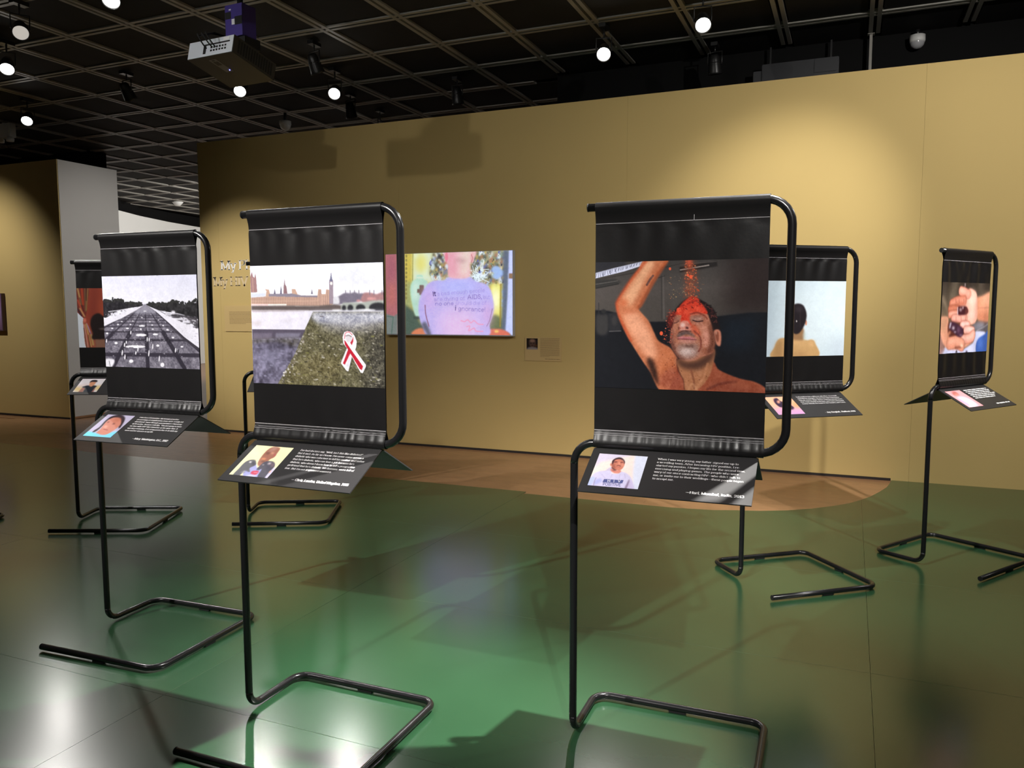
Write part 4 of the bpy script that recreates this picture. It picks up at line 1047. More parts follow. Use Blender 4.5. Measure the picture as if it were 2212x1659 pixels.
# the second wall to the left with a grey-white end
lw = struct(empty('wall_left', (0, 7.335, 0)), 'mustard wall with a grey white end beyond the opening')
MB().box((-16, 0, -0.006), (-9.505, 0.012, WALL_H)).build('wall_board', M['mustard'], lw)
MB().box((-16, 0.012, -0.006), (-9.50, 0.915, WALL_H)).build('end_wall', M['white_wall'], lw)
struct(MB().box((-16, 7.331, -0.006), (-9.5, 7.335, 0.016)).build('shadow_gap_left', M['dark_gap']))  # same painted shadow line along the left wall
struct(MB().box((-9.5, 7.335, -0.006), (-9.496, 8.25, 0.02)).build('baseboard_end', M['plank']))
# walls outside the picture that close the room
struct(MB().box((4.6, -4.0, -0.006), (4.8, WALL_Y + 0.2, CEIL_Z)).build('wall_right', M['mustard']))
struct(MB().box((-16, -4.2, -0.006), (4.8, -4.0, CEIL_Z)).build('wall_front', M['mustard']))
struct(MB().box((-16.2, -4.2, -0.006), (-16.0, 8.25, CEIL_Z)).build('wall_side', M['white_wall']))

# far curved white wall seen through the opening
far = [(-13.4, 9.8), (-14.25, 11.3), (-14.95, 12.75), (-15.55, 14.1), (-15.95, 15.35), (-16.2, 16.6), (-16.3, 18.2), (-16.2, 20)]
fw_o = struct(empty('wall_far', (0, 0, 0)), 'white curved wall of flat facets behind the opening')
for (ax, ay), (bx, by) in zip(far[:-1], far[1:]):
    d = Vector((bx - ax, by - ay)).normalized()
    n = Vector((-d.y, d.x)) * 0.12
    if n.x > 0: n = -n
    MB().prism([(ax, ay), (bx, by), (bx + n.x, by + n.y), (ax + n.x, ay + n.y)][::-1], -0.006, 3.66).build('facet', M['bright_wall'], fw_o)
    MB().prism([(ax + n.x * .3, ay + n.y * .3), (bx + n.x * .3, by + n.y * .3), (bx + n.x, by + n.y), (ax + n.x, ay + n.y)][::-1], 3.66, CEIL_Z + 0.05).build('upper_band', M['black'], fw_o)
struct(MB().box((-22, 20, -0.006), (4.8, 20.2, CEIL_Z)).build('wall_end', M['bright_wall']))
struct(MB().box((-3.2, 7.6, -0.006), (-3.0, 20, 3.0)).build('wall_inner', M['white_wall']))

# black bulkheads above the walls
struct(MB().box((-2.95, 8.18, 3.0), (4.8, 8.3, CEIL_Z + 0.1)).build('trim_1', M['black']), 'black bulkhead behind the top of the long wall')
struct(MB().box((-15.8, 9.0, 3.1), (-10.92, 9.3, CEIL_Z + 0.1)).build('trim_2', M['black']), 'black bulkhead above the white wall end')

# ceiling: black deck, dark square tiles, pairs of grey rails
ceil_o = struct(MB().box((-22, -4.2, CEIL_Z + 0.035), (4.8, 24, CEIL_Z + 0.15)).build('ceiling', M['black']), 'black ceiling with grey double rails and charcoal tiles')
GX0, GXP, GY0, GYP = -5.09, 0.742, 5.27, 0.757
XI = range(-14, 14)
YI = range(-12, 19)


def cam_px(p):
    v = Vector(p) - Vector((0, 0, CAM_H))
    z = v.dot(fw)
    if z < 0.3: return None
    return 1106 + F_PX * v.dot(rt) / z, 829.5 - F_PX * v.dot(up) / z, z


def ceil_ok(x, y):
    if y > 8.0 and x > -3.0: return False
    return True


tile_me = MB().box((0.060, 0.060, 0.0), (GXP - 0.060, GYP - 0.060, 0.03)).mesh('ceiling_tile')
rest = MB()
cands = []
for i in XI:
    for j in YI:
        x, y = GX0 + i * GXP, GY0 + j * GYP
        if not ceil_ok(x, y) or x > 4.4 or y < -3.8: continue
        q = cam_px((x + .37, y + .38, CEIL_Z))
        if q and -150 < q[0] < 2360 and -150 < q[1] < 500: cands.append((q[2], x, y))
        else: rest.box((x + 0.060, y + 0.060, CEIL_Z), (x + GXP - 0.060, y + GYP - 0.060, CEIL_Z + 0.03))
cands.sort()
for n, (_, x, y) in enumerate(cands):
    if n < 290:
        o = link('ceiling_tile', tile_me, M['tile'], ceil_o); o.location = (x, y, CEIL_Z)
    else:
        rest.box((x + 0.060, y + 0.060, CEIL_Z), (x + GXP - 0.060, y + GYP - 0.060, CEIL_Z + 0.03))
tag(rest.build('ceiling_tile', M['tile'], ceil_o), kind='stuff')
RW, RG = 0.035, 0.013      # rail width, half slot
for i in list(XI) + [14]:
    x = GX0 + i * GXP
    if x > 4.5: continue
    y1 = 19.4 if x < -3.0 else 8.05
    for s in (-1, 1):
        c = x + s * (RG + RW / 2)
        MB().box((c - RW / 2, -4.0, CEIL_Z - 0.012), (c + RW / 2, y1, CEIL_Z + 0.02)).build('ceiling_rail', M['rail'], ceil_o)
for j in list(YI) + [19]:
    y = GY0 + j * GYP
    if y < -4: continue
    x1 = 4.5 if y < 8.05 else -3.25
    for s in (-1, 1):
        c = y + s * (RG + RW / 2)
        MB().box((GX0 - 14 * GXP, c - RW / 2, CEIL_Z - 0.010), (x1, c + RW / 2, CEIL_Z + 0.02)).build('ceiling_rail', M['rail'], ceil_o)


# ================================================================== banner stands
TR = 0.0127                                   # tube radius
X_TE, H_TOP, W_POST, H_MID = 0.043, 1.752, 0.651, 1.005
W_BASE, D_BACK, D_FRONT, X_FE, Z_BASE = 0.599, 0.287, 0.3195, -0.0195, 0.0175
RB = 0.075
BX0, BX1 = 0.067, 0.590                       # banner edges
Z_SEAM, Z_PT, Z_PB, Z_BOT = 1.700, 1.581, 1.186, 1.047


def bend(p, c, q, r, n=7):
    """fillet points of corner c between p and q"""
    p, c, q = Vector(p), Vector(c), Vector(q)
    a, b = (p - c).normalized(), (q - c).normalized()
    s, e = c + a * r, c + b * r
    o = c + (a + b) * r
    out = []
    for i in range(n + 1):
        t = math.pi / 2 * i / n
        out.append(o + (s - o) * math.cos(t) + (e - o) * math.sin(t))
    return out


zb = Z_BASE
P_TE, P_TR, P_BR, P_BL = (X_TE, 0, H_TOP), (W_POST, 0, H_TOP), (W_POST, 0, H_MID), (0, 0, H_MID)
P_F, P_B1, P_B2, P_B3, P_FE = (0, 0, zb), (0, D_BACK, zb), (W_BASE, D_BACK, zb), (W_BASE, -D_FRONT, zb), (X_FE, -D_FRONT, zb)
path_frame = [Vector(P_TE)] + bend(P_TE, P_TR, P_BR, RB) + bend(P_TR, P_BR, P_BL, RB) + bend(P_BR, P_BL, P_F, 0.07)
path_leg = [path_frame[-1], Vector((0, 0, zb + 0.055))]
path_base = bend(P_BL, P_F, P_B1, 0.055) + bend(P_F, P_B1, P_B2, 0.06) + bend(P_B1, P_B2, P_B3, 0.05) + bend(P_B2, P_B3, P_FE, 0.06) + [Vector(P_FE)]
me_frame = MB().tube(path_frame, TR, 14, cap=True).mesh('upper_frame')
me_leg = MB().tube(path_leg, TR, 14, cap=False).mesh('leg')
me_base = MB().tube(path_base, TR, 14, cap=True).mesh('base_loop')


def cap_mesh(p, d):
    p, d = Vector(p), Vector(d)
    return MB().tube([p, p - d * 0.003], TR * 1.02, 14).mesh('end_cap')


me_cap1 = cap_mesh(P_TE, (1, 0, 0))
me_cap2 = cap_mesh(P_FE, (1, 0, 0))


def pad_mesh(x, y):
    return MB().box((x - 0.03, y - 0.007, 0.0), (x + 0.03, y + 0.007, zb - TR + 0.003)).mesh('glide_pad')


me_pads = [pad_mesh(0.30, D_BACK), pad_mesh(0.30, -D_FRONT)]
me_pads.append(MB().box((W_BASE - 0.007, -0.05, 0), (W_BASE + 0.007, 0.01, zb - TR + 0.003)).mesh('glide_pad'))

# caption board frame (front side); back board is its mirror
PW, PLEN = 0.507, 0.2086
P_TL = Vector((0.068, -0.005, 0.9885))
P_EX = Vector((1, 0, 0))
P_ED = Vector((0, -0.183, -0.1005)).normalized()
P_N = P_ED.cross(P_EX)
if P_N.z < 0: P_N = -P_N
PT = 0.004


def on_panel(off=0.0):
    return lambda x, y: P_TL + P_EX * x - P_ED * y + P_N * off     # y counts upwards from the top edge (negative down)


def board_mesh(sign):
    vs_ = []
    for off in (0, -PT):
        for x, d in ((0, 0), (PW, 0), (PW, PLEN), (0, PLEN)):
            p = P_TL + P_EX * x + P_ED * d + P_N * off
            vs_.append((p.x, p.y * sign, p.z))
    return MB().add(vs_, [(0, 1, 2, 3), (7, 6, 5, 4), (0, 4, 5, 1), (1, 5, 6, 2), (2, 6, 7, 3), (3, 7, 4, 0)]).mesh('caption_board')


me_board_f, me_board_b = board_mesh(1), board_mesh(-1)
me_hinge = MB().box((0.075, -0.006, 0.9815), (0.57, 0.006, 0.9905)).mesh('hinge_strip')


def fold_fn(seed, amp, body):
    r = np.random.default_rng(seed)
    k1, p1 = r.uniform(38, 90, 5), r.uniform(0, 6.3, 5)
    k2, p2 = r.uniform(30, 70, 5), r.uniform(0, 6.3, 5)
    sl = r.uniform(-0.35, 0.35, 5)
    kb, pb = r.uniform(34, 62, 3), r.uniform(0, 6.3, 3)

    def f(x, z):
        dt, db = np.maximum(Z_SEAM - z, 0), np.maximum(z - Z_BOT, 0)
        o = np.zeros_like(x + z)
        for a, b, s in zip(k1, p1, sl): o = o + np.sin(a * (x + s * dt) + b) * np.exp(-dt / 0.075) * np.clip(dt / 0.012, 0, 1) * amp
        for a, b in zip(k2, p2): o = o + np.sin(a * x + b) * np.exp(-db / 0.07) * np.clip(db / 0.02, 0, 1) * amp * 0.45
        for a, b in zip(kb, pb): o = o + np.sin(a * x + b) * body * np.clip(dt / 0.05, 0, 1) * np.clip(db / 0.05, 0, 1)
        return o + 0.004 * np.sin((x - BX0) / (BX1 - BX0) * math.pi) * np.sin(np.clip((z - Z_BOT) / (Z_SEAM - Z_BOT), 0, 1) * math.pi)
    return f


def banner_mesh(fold, seed):
    r = np.random.default_rng(seed + 50)
    xs = np.linspace(BX0, BX1, 110)
    prof = []                                   # (y, z, kind)
    rr = TR + 0.0018
    for z in np.linspace(Z_BOT, Z_SEAM, 60): prof.append((-0.002, z, 0))
    for t in np.linspace(0.15, 1, 4): prof.append((-0.002 - (rr - 0.002) * t ** 1.6, Z_SEAM + (H_TOP - 0.004 - Z_SEAM) * t, 1))
    for a in np.linspace(190, -10, 13)[1:-1]: prof.append((rr * math.cos(R(a)), H_TOP + rr * math.sin(R(a)), 1))
    for t in np.linspace(1, 0.15, 4): prof.append((0.002 + (rr - 0.002) * t ** 1.6, Z_SEAM + (H_TOP - 0.004 - Z_SEAM) * t, 1))
    for z in np.linspace(Z_SEAM, Z_BOT, 60): prof.append((0.002, z, 0))
    for t in np.linspace(0.2, 1, 4): prof.append((0.002 + (rr - 0.002) * t ** 1.3, Z_BOT + (H_MID + 0.004 - Z_BOT) * t, 2))
    for a in np.linspace(10, -190, 13)[1:-1]: prof.append((rr * math.cos(R(a)), H_MID + rr * math.sin(R(a)), 2))
    for t in np.linspace(1, 0.2, 4): prof.append((-0.002 - (rr - 0.002) * t ** 1.3, Z_BOT + (H_MID + 0.004 - Z_BOT) * t, 2))
    prof.append(prof[0])
    co = np.zeros((len(prof), len(xs), 3))
    kx, px = r.uniform(60, 170, 6), r.uniform(0, 6.3, 6)
    wr = np.abs(sum(np.sin(a * xs + b) for a, b in zip(kx, px)) / 6.0) ** 0.7 * 0.004
    for i, (y, z, k) in enumerate(prof):
        yy = np.full_like(xs, y)
        if k == 0: yy = yy + fold(xs, z)
        if k == 2:
            t = 1 - abs(z - (H_MID + 0.012)) / 0.035
            yy = yy + np.sign(y if y else -1) * wr * max(t, 0)
        co[i] = np.c_[xs, yy, np.full_like(xs, z)]
    return grid_mesh('banner', co)


def seam_meshes(fold, extra):
    out = []
    xs = np.linspace(BX0 + .001, BX1 - .001, 60)
    for z, h, off, jig in ((Z_SEAM, 0.0013, 0.0028, 0), (Z_BOT + 0.002, 0.0018, 0.0028, 0), (Z_BOT - 0.007, 0.0010, 0.0042, 0), (Z_BOT - 0.0125, 0.0010, 0.0068, 0.0004)):
        y = fold(xs, np.full_like(xs, z)) - off
        n = len(xs)
        vs_ = [(a, b, z + h / 2 + jig * math.sin(a * 140)) for a, b in zip(xs, y)] + [(a, b, z - h / 2 + jig * math.sin(a * 140)) for a, b in zip(xs, y)]
        out.append(MB().add(vs_, [(i, i + n, i + n + 1, i + 1) for i in range(n - 1)]).mesh('seam_line'))
    if extra: out.append(MB().box((0.372, -0.0045, 1.7005), (0.3732, -0.0040, 1.722)).mesh('seam_line'))
    return out


def dashes(lines, to_w, h, seed):
    """unreadable rows of print: word-long bars. lines: (x0, x1, y)"""
    r = random.Random(seed)
    V, F = [], []
    for x0, x1, y in lines:
        x = x0
        while x < x1 - h:
            w = min(r.uniform(2.2, 7.0) * h, x1 - x)
            b = len(V)
            V += [to_w(x, y), to_w(x + w, y), to_w(x + w, y + h), to_w(x, y + h)]
            F.append((b, b + 1, b + 2, b + 3))
            x += w + 0.8 * h
    me = bpy.data.meshes.new('text_rows')
    me.from_pydata(V, [], F)
    me.update()
    return me


def caption_mesh(lines, caption, fit=0.0):
    """lettering on the front board"""
    tw = on_panel(0.0006)
    items = []
    if lines:
        W = max(text_width(s) for s in lines)
        sz = 0.000112
        sx = (fit * PW) / (W * sz)
        for k, s in enumerate(lines): items.append((s, 0.42 * PW, -(0.176 + 0.0738 * k) * PLEN, sz, sx))
        me = text_mesh('caption_text', items, tw, 12.0, 4.2)
        cz = 0.000142
        cx = 0.9 if len(caption) > 30 else 1.0
        w = text_width(caption) * cz * cx
        me2 = text_mesh('caption_credit', [(caption, 0.955 * PW - w, -0.862 * PLEN, cz, cx)], tw, 20, 6.5)
        return me, me2
    return None, None


stand_no = 0


def build_stand(loc, deg, label, paint, portrait, lines, caption, fit=0.52, seed=1, amp=0.0011, body=0.0, rows=None, extra=False):
    root = empty('banner_stand', (loc[0], loc[1], 0.0), R(deg), label, 'banner stand', 'tubular banner stands on the green floor')
    link('upper_frame', me_frame, M['tube'], root)
    link('leg', me_leg, M['tube'], root)
    base = link('base_loop', me_base, M['tube'], root)
    for me in me_pads: link('glide_pad', me, M['rubber'], base)
    link('end_cap', me_cap1, M['rubber'], root)
    link('end_cap', me_cap2, M['rubber'], root)
    fold = fold_fn(seed, amp, body)
    ban = link('banner', banner_mesh(fold, seed), M['cloth'], root)
    ban['label'] = 'black vinyl banner sleeve'
    for me in seam_meshes(fold, extra): link('seam_line', me, M['stitch'], ban)
    if paint is not None:
        P = paint()
        xs = np.linspace(BX0 + 0.0008, BX1 - 0.0008, P.w)
        zs = np.linspace(Z_PT, Z_PB, P.h)
        X, Z = np.meshgrid(xs, zs)
        o = link('photo_print', grid_mesh('photo_print', np.stack([X, fold(X, Z) - 0.0032, Z], -1), P.linear()), M['print'], ban)
        o['label'] = 'photograph printed on the banner'
    bf = link('caption_board', me_board_f, M['panel'], root)
    link('caption_board', me_board_b, M['panel'], root)
    link('hinge_strip', me_hinge, M['rubber'], root)
    tw = on_panel(0.0005)
    if portrait is not None:
        P = portrait()
        xs = np.linspace(0.05, 0.355, P.w) * PW
        ds = np.linspace(0.122, 0.862, P.h) * PLEN
        co = np.zeros((P.h, P.w, 3))
        for j, d in enumerate(ds):
            for i, x in enumerate(xs): co[j, i] = tw(x, -d)
        o = link('portrait_print', grid_mesh('portrait_print', co, P.linear()), M['print'], bf)
        o['label'] = 'small portrait photograph'
    if lines:
        a, b = caption_mesh(lines, caption, fit)
        link('caption_text', a, M['ink'], bf); link('caption_credit', b, M['ink'], bf)
    elif rows:
        ls = [(0.42 * PW, (0.42 + w) * PW, -(0.176 + 0.0738 * k) * PLEN) for k, w in enumerate(rows)]
        link('caption_text', dashes(ls, on_panel(0.0006), 0.0072, seed), M['ink'], bf)
        link('caption_credit', dashes([(0.66 * PW, 0.955 * PW, -0.862 * PLEN)], on_panel(0.0006), 0.0085, seed + 3), M['ink'], bf)
    return root


build_stand((-1.936, 2.142), 0.22, 'black tubular stand with a colour photo of a riverside palace and red ribbon', photo_river, portrait_boxer,
            ["I've had doctors say, \"Well, isn't this like diabetes?\"", "But it isn't. As far as I know, I've never come across a", "diabetic who was reluctant to tell his mother and father",
             "that he's diabetic, who can lose a job because he's", "diabetic, who doesn't know how to tell a prospective", "girlfriend that he's diabetic. We humans, we're full of", "fear. But I'm not frightened anymore."],
            '— Chris, London, United Kingdom, 2015', 0.525, 1, 0.0012)
build_stand((-0.815, 2.434), 1.15, 'black tubular stand with a photo of a man under falling red powder', photo_powder, portrait_shirt,
            ['When I was very young, my father signed me up to', 'a wrestling team. After becoming HIV-positive, I re-', 'started my passion. I began my life for the second time,', 'exercising and playing games. The people who were',
             "wary of me since contracting HIV—who didn't talk to", 'me, or invite me to their weddings—these people began', 'to accept me.'],
            '—Hari, Mumbai, India, 2013', 0.52, 2, 0.0010, extra=True)
build_stand((-3.094, 2.525), 2.29, 'black tubular stand with a black and white photo of a wide avenue between trees', photo_mall, portrait_blue,
            ['I was born HIV positive. My biological mother', 'passed away of complications from AIDS. I really felt', 'abandoned. I went through a period where I hated my', 'birth mother, because I felt like, "You just going to leave',
             'me here with HIV!" But I loved her at the same time. It', 'was very confusing. A lot of my poetry has to do with my', 'mom and her absence in my life.'],
            '—Mary, Washington, D.C., 2012', 0.53, 3, 0.0013)
build_stand((-0.492, 4.26), 38.58, 'black tubular stand with a photo of a dark-haired bare-shouldered person seen from behind', photo_back, portrait_dusk,
            ['Each medicine has a different side effect. As a result', 'my body has changed. I do exercises every morning to', 'help get a better shape. Before, I had the normal curves.', 'Now, I have a hump on the back, and I have a distended',
             'tummy. Nobody else knows it. But I know it, and I feel it.'],
            '—Joy, Bangkok, Thailand, 2010', 0.525, 4, 0.0014)
build_stand((0.419, 4.904), 56.9, 'black tubular stand with a photo of cupped hands holding dark crystals', photo_hands, portrait_pink, None, None, seed=5, amp=0.0016, body=0.0016, rows=[.5, .51, .5, .54, .5, .44])
build_stand((-4.823, 3.745), 23.81, 'black tubular stand with a photo of a striped curtain and orange wall', photo_curtain, portrait_tee, None, None, seed=6, amp=0.0010, rows=[.3, .36, .42, .45])
build_stand((-3.86, 4.326), 26.45, 'black tubular stand standing hidden behind the riverside palace banner', photo_plain, None, None, None, seed=7)
t = R(23.5)
cx, cy = W_BASE - 0.012, D_BACK - 0.012
build_stand((-5.391 - (cx * math.cos(t) - cy * math.sin(t)), 3.604 - (cx * math.sin(t) + cy * math.cos(t))), 23.5, 'black tubular stand at the left picture edge with only its base corner showing', photo_plain, None, None, None, seed=8)


# ================================================================== ceiling spotlights
def aim_frame(d):
    d = d.normalized()
    s = d.cross(Vector((0, 0, 1)))
    s = s.normalized() if s.length > 1e-4 else Vector((1, 0, 0))
    return d, s, s.cross(d)


def make_spot(bulb, aim, watts, cone, label, lens='lens', blend=0.5, col=(1.0, 0.965, 0.92), rad=0.03):
    bulb, aim = Vector(bulb), Vector(aim)
    d, s, u = aim_frame(aim - bulb)
    root = empty('ceiling_spotlight', (bulb.x, bulb.y, CEIL_Z - 0.012), 0, label, 'spotlight', 'track spotlights under the ceiling')
    o0 = root.location
    piv = bulb - d * 0.085 - o0
    MT = Matrix((( s.x, u.x, d.x, 0), (s.y, u.y, d.y, 0), (s.z, u.z, d.z, 0), (0, 0, 0, 1)))
    MT = Matrix.Translation(bulb - o0) @ MT
    head = MB().lathe([(0.0, -0.175), (0.030, -0.172), (0.044, -0.155), (0.050, -0.120), (0.060, -0.050), (0.064, -0.015), (0.066, 0.004), (0.060, 0.004), (0.056, -0.012)], 22, MT).build('lamp_head', M['black_metal'], root)
    MB().lathe([(0.0, -0.010), (0.030, -0.0095), (0.057, -0.012)], 22, MT).build('lens', M[lens], head)
    for z0 in (-0.105, -0.085):
        MB().lathe([(0.051, z0), (0.056, z0 + .002), (0.056, z0 + .009), (0.051, z0 + .011)], 22, MT).build('cooling_rib', M['black_metal'], head)
    top = Vector((piv.x, piv.y, min(piv.z + 0.11, -0.06)))
    MB().tube([piv - s * 0.050, piv - s * 0.066, top - s * 0.066, top + s * 0.066, piv + s * 0.066, piv + s * 0.050], 0.006, 8).build('yoke', M['black_metal'], root)
    MB().tube([top, Vector((top.x, top.y, -0.028))], 0.008, 8).build('stem', M['black_metal'], root)
    MB().box((top.x - 0.03, top.y - 0.065, -0.032), (top.x + 0.03, top.y + 0.065, 0.0)).build('mounting_box', M['black_metal'], root)
    if watts > 0:
        ld = bpy.data.lights.new('spot_beam', 'SPOT')
        ld.energy = watts * POWER
        ld.color = col
        ld.spot_size, ld.spot_blend, ld.shadow_soft_size = R(cone), blend, rad
        lo = bpy.data.objects.new('spot_beam', ld)
        COL.objects.link(lo)
        lo.parent = root
        lo.location = bulb + d * 0.03 - o0
        lo.rotation_euler = d.to_track_quat('-Z', 'Y').to_euler()
    return root


LZ = 3.62
#          bulb                    aim                 W    cone  label
SPOTS = [
    ((-4.91, 4.284, LZ), (-3.3, 2.2, 0.9), 60, 50, 'bright spotlight cut by the top edge left of the projector', 'lens'),
    ((-7.15, 5.073, LZ), (-4.9, 3.2, 0.9), 60, 50, 'bright spotlight at the left edge of the ceiling', 'lens'),
    ((-8.874, 6.50, LZ), (-6.2, 3.6, 0.4), 40, 50, 'small lit spotlight above the left yellow wall', 'lens'),
    ((-5.728, 6.493, LZ), (-3.9, 3.6, 0.8), 50, 50, 'bright spotlight just below the projector', 'lens'),
    ((-4.91, 6.941, LZ), (-2.9, 3.2, 0.8), 50, 50, 'bright spotlight right of the projector near the wall top', 'lens'),
    ((-2.038, 6.82, LZ), (-1.0, 3.0, 0.8), 60, 50, 'brightest spotlight glaring above the middle of the long wall', 'lens'),
    ((-1.13, 6.445, LZ), (-0.35, 3.2, 0.8), 60, 50, 'bright spotlight at the upper right by the top edge', 'lens'),
    ((-6.128, 4.48, LZ), (-2.9, 2.2, 0.6), 160, 42, 'dim black spotlight hanging in the upper left corner', 'lens_soft'),
    ((-6.976, 6.28, LZ), (-6.9, 7.306, 1.9), 0, 70, 'black spotlight turned towards the lettering on the wall', 'lens_off'),
    ((-4.623, 6.288, LZ), (-4.4, 7.306, 1.5), 0, 60, 'small dark spotlight right of the projector', 'lens_off'),
    ((-1.244, 7.781, LZ), (-1.2, 8.1, 2.2), 0, 50, 'black lamp head behind the wall top right of the brightest spotlight', 'lens_off'),
    ((-3.936, 7.801, LZ), (-3.9, 8.1, 2.2), 0, 50, 'black lamp head behind the wall top left of the brightest spotlight', 'lens_off'),
    ((-5.331, 7.867, LZ), (-5.3, 8.2, 2.2), 0, 50, 'black lamp head behind the wall top near the projector', 'lens_off'),
    # out of the picture, over and behind the camera
    ((0.20, 2.92, LZ), (-1.40, 2.05, 0.0), 1250, 38, 'spotlight above the viewer lighting the floor by the ribbon photo', 'lens'),
    ((-0.70, 3.20, LZ), (0.25, 4.75, 0.6), 230, 48, 'spotlight above the viewer lighting the two stands at the right', 'lens'),
    ((2.3, 2.5, LZ), (0.35, 4.85, 1.35), 420, 36, 'spotlight at the right lighting the crystals photo', 'lens'),
    ((-2.3, -1.0, LZ), (-1.6, 2.1, 1.30), 720, 30, 'spotlight behind the viewer lighting the ribbon photo', 'lens'),
    ((-4.2, -0.6, LZ), (-2.85, 2.5, 1.30), 780, 32, 'spotlight behind the viewer lighting the avenue photo', 'lens'),
    ((0.9, -0.9, LZ), (-0.45, 2.4, 1.25), 520, 30, 'spotlight behind the viewer lighting the powder photo', 'lens'),
    ((-5.6, 0.9, LZ), (-4.4, 3.9, 1.25), 330, 34, 'spotlight far left lighting the curtain photo', 'lens'),
    ((-3.6, 3.6, LZ), (-2.3, 2.3, 0.8), 60, 50, 'spotlight above the viewer between the left stands', 'lens'),
    ((0.3, 4.6, LZ), (-0.6, 7.306, 2.0), 200, 46, 'spotlight washing the right half of the long wall', 'lens'),
    ((1.7, 3.6, LZ), (0.4, 7.306, 1.8), 340, 90, 'spotlight washing the right end of the long wall', 'lens'),
    ((2.4, 5.6, LZ), (-0.4, 2.6, 0.4), 110, 60, 'spotlight at the right throwing shadows to the left', 'lens'),
    ((-4.75, 2.9, LZ), (-4.0, 7.306, 1.9), 34, 84, 'spotlight washing the wall around the wide screen', 'lens'),
    ((-2.6, 1.6, LZ), (-2.9, 7.306, 1.9), 90, 70, 'added spotlight brightening the wall between the wide screen and the powder photo', 'lens'),  # added lamp, lifts the middle of the wall
    ((-6.5, 2.9, LZ), (-6.4, 7.306, 1.30), 600, 34, 'spotlight washing the lettering on the wall', 'lens'),
    ((-10.9, 5.3, LZ), (-10.95, 7.33, 1.65), 140, 72, 'spotlight washing the left wall', 'lens'),
    ((-9.8, 13.0, LZ), (-15.2, 13.8, 2.2), 420, 110, 'added hidden spotlight brightening the far white wall', 'lens'),  # added behind the long wall, out of sight, to light the far room
    ((-9.5, 16.0, LZ), (-16.0, 16.5, 2.2), 420, 110, 'added hidden spotlight brightening the far end of the white wall', 'lens'),  # second added lamp for the far room, also out of sight
    ((-5.5, 8.6, LZ), (-9.5, 7.9, 1.6), 190, 60, 'added hidden spotlight brightening the grey white wall end', 'lens'),  # added behind the long wall to brighten the wall end
]
for b, a, w, c, lb, ln in SPOTS:
    make_spot(b, a, w, c, lb, ln, 0.9)


# ================================================================== things on the walls
# projected picture, projector light put in as its own glow, on a boxed white board
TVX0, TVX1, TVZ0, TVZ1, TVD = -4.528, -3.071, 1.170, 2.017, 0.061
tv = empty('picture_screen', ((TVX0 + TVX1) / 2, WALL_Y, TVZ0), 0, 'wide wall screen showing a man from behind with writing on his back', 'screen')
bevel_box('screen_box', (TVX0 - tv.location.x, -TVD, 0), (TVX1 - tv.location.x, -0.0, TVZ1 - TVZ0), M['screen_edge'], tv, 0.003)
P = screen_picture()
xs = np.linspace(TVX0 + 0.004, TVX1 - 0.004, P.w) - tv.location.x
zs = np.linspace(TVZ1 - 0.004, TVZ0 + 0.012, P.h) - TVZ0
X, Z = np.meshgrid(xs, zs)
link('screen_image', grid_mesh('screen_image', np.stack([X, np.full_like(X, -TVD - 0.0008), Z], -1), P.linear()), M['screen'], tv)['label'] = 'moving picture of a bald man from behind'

# label beside it
LX0, LX1, LZ0, LZ1 = -2.967, -2.582, 0.930, 1.164
lab = empty('wall_label', ((LX0 + LX1) / 2, WALL_Y, LZ0), 0, 'mustard wall label with a small dark portrait right of the wide screen', 'label')
bevel_box('label_board', (LX0 - lab.location.x, -0.006, 0), (LX1 - lab.location.x, 0, LZ1 - LZ0), M['sign'], lab, 0.001)
P = portrait_dark()
X, Z = np.meshgrid(np.linspace(LX0 + 0.02, LX0 + 0.138, P.w) - lab.location.x, np.linspace(0.222, 0.112, P.h))
link('portrait_print', grid_mesh('portrait_print', np.stack([X, np.full_like(X, -0.0066), Z], -1), P.linear()), M['print'], lab)
wl = lambda x, y: Vector((LX0 - lab.location.x + x, -0.0066, y))
link('text_rows', dashes([(0.165, 0.365 - (0.1 if k == 19 else 0.0), 0.222 - k * 0.0094) for k in range(20)], wl, 0.0026, 5), M['dark_ink'], lab)
link('credit_row', dashes([(0.215, 0.372, 0.018)], wl, 0.0046, 6), M['dark_ink'], lab)

# intro board further left
SX0, SX1, SZ0, SZ1 = -6.77, -6.20, 1.187, 1.489
sg = empty('wall_text_board', ((SX0 + SX1) / 2, WALL_Y, SZ0), 0, 'mustard text board on the wall below the white lettering', 'text board')
bevel_box('text_board', (SX0 - sg.location.x, -0.014, 0), (SX1 - sg.location.x, 0, SZ1 - SZ0), M['sign'], sg, 0.001)
ws = lambda x, y: Vector((SX0 - sg.location.x + x, -0.0146, y))
link('text_rows', dashes([(0.075, 0.485 - (0.17 if k == 9 else 0.0), 0.225 - k * 0.0150) for k in range(10)], ws, 0.0042, 8), M['dark_ink'], sg)

# white lettering on the wall
wt = lambda x, y: Vector((x, -0.0015, y))
l1 = empty('wall_lettering', (-6.815, WALL_Y, 1.902), 0, 'solid white wall lettering My Ph on the long wall', 'lettering')
link('letters', text_mesh('letters', [('My Ph', 0, 0, 0.00150, 1.16)], wt, 13, 3.5), M['wall_ink'], l1)
l2 = empty('wall_lettering', (-6.93, WALL_Y, 1.716), 0, 'faint outlined wall lettering My HIV below the white line', 'lettering')
link('letters', text_mesh('letters', [('My HIV', 0, 0, 0.00150, 1.06)], wt, 17, 5.5), M['wall_ink2'], l2)

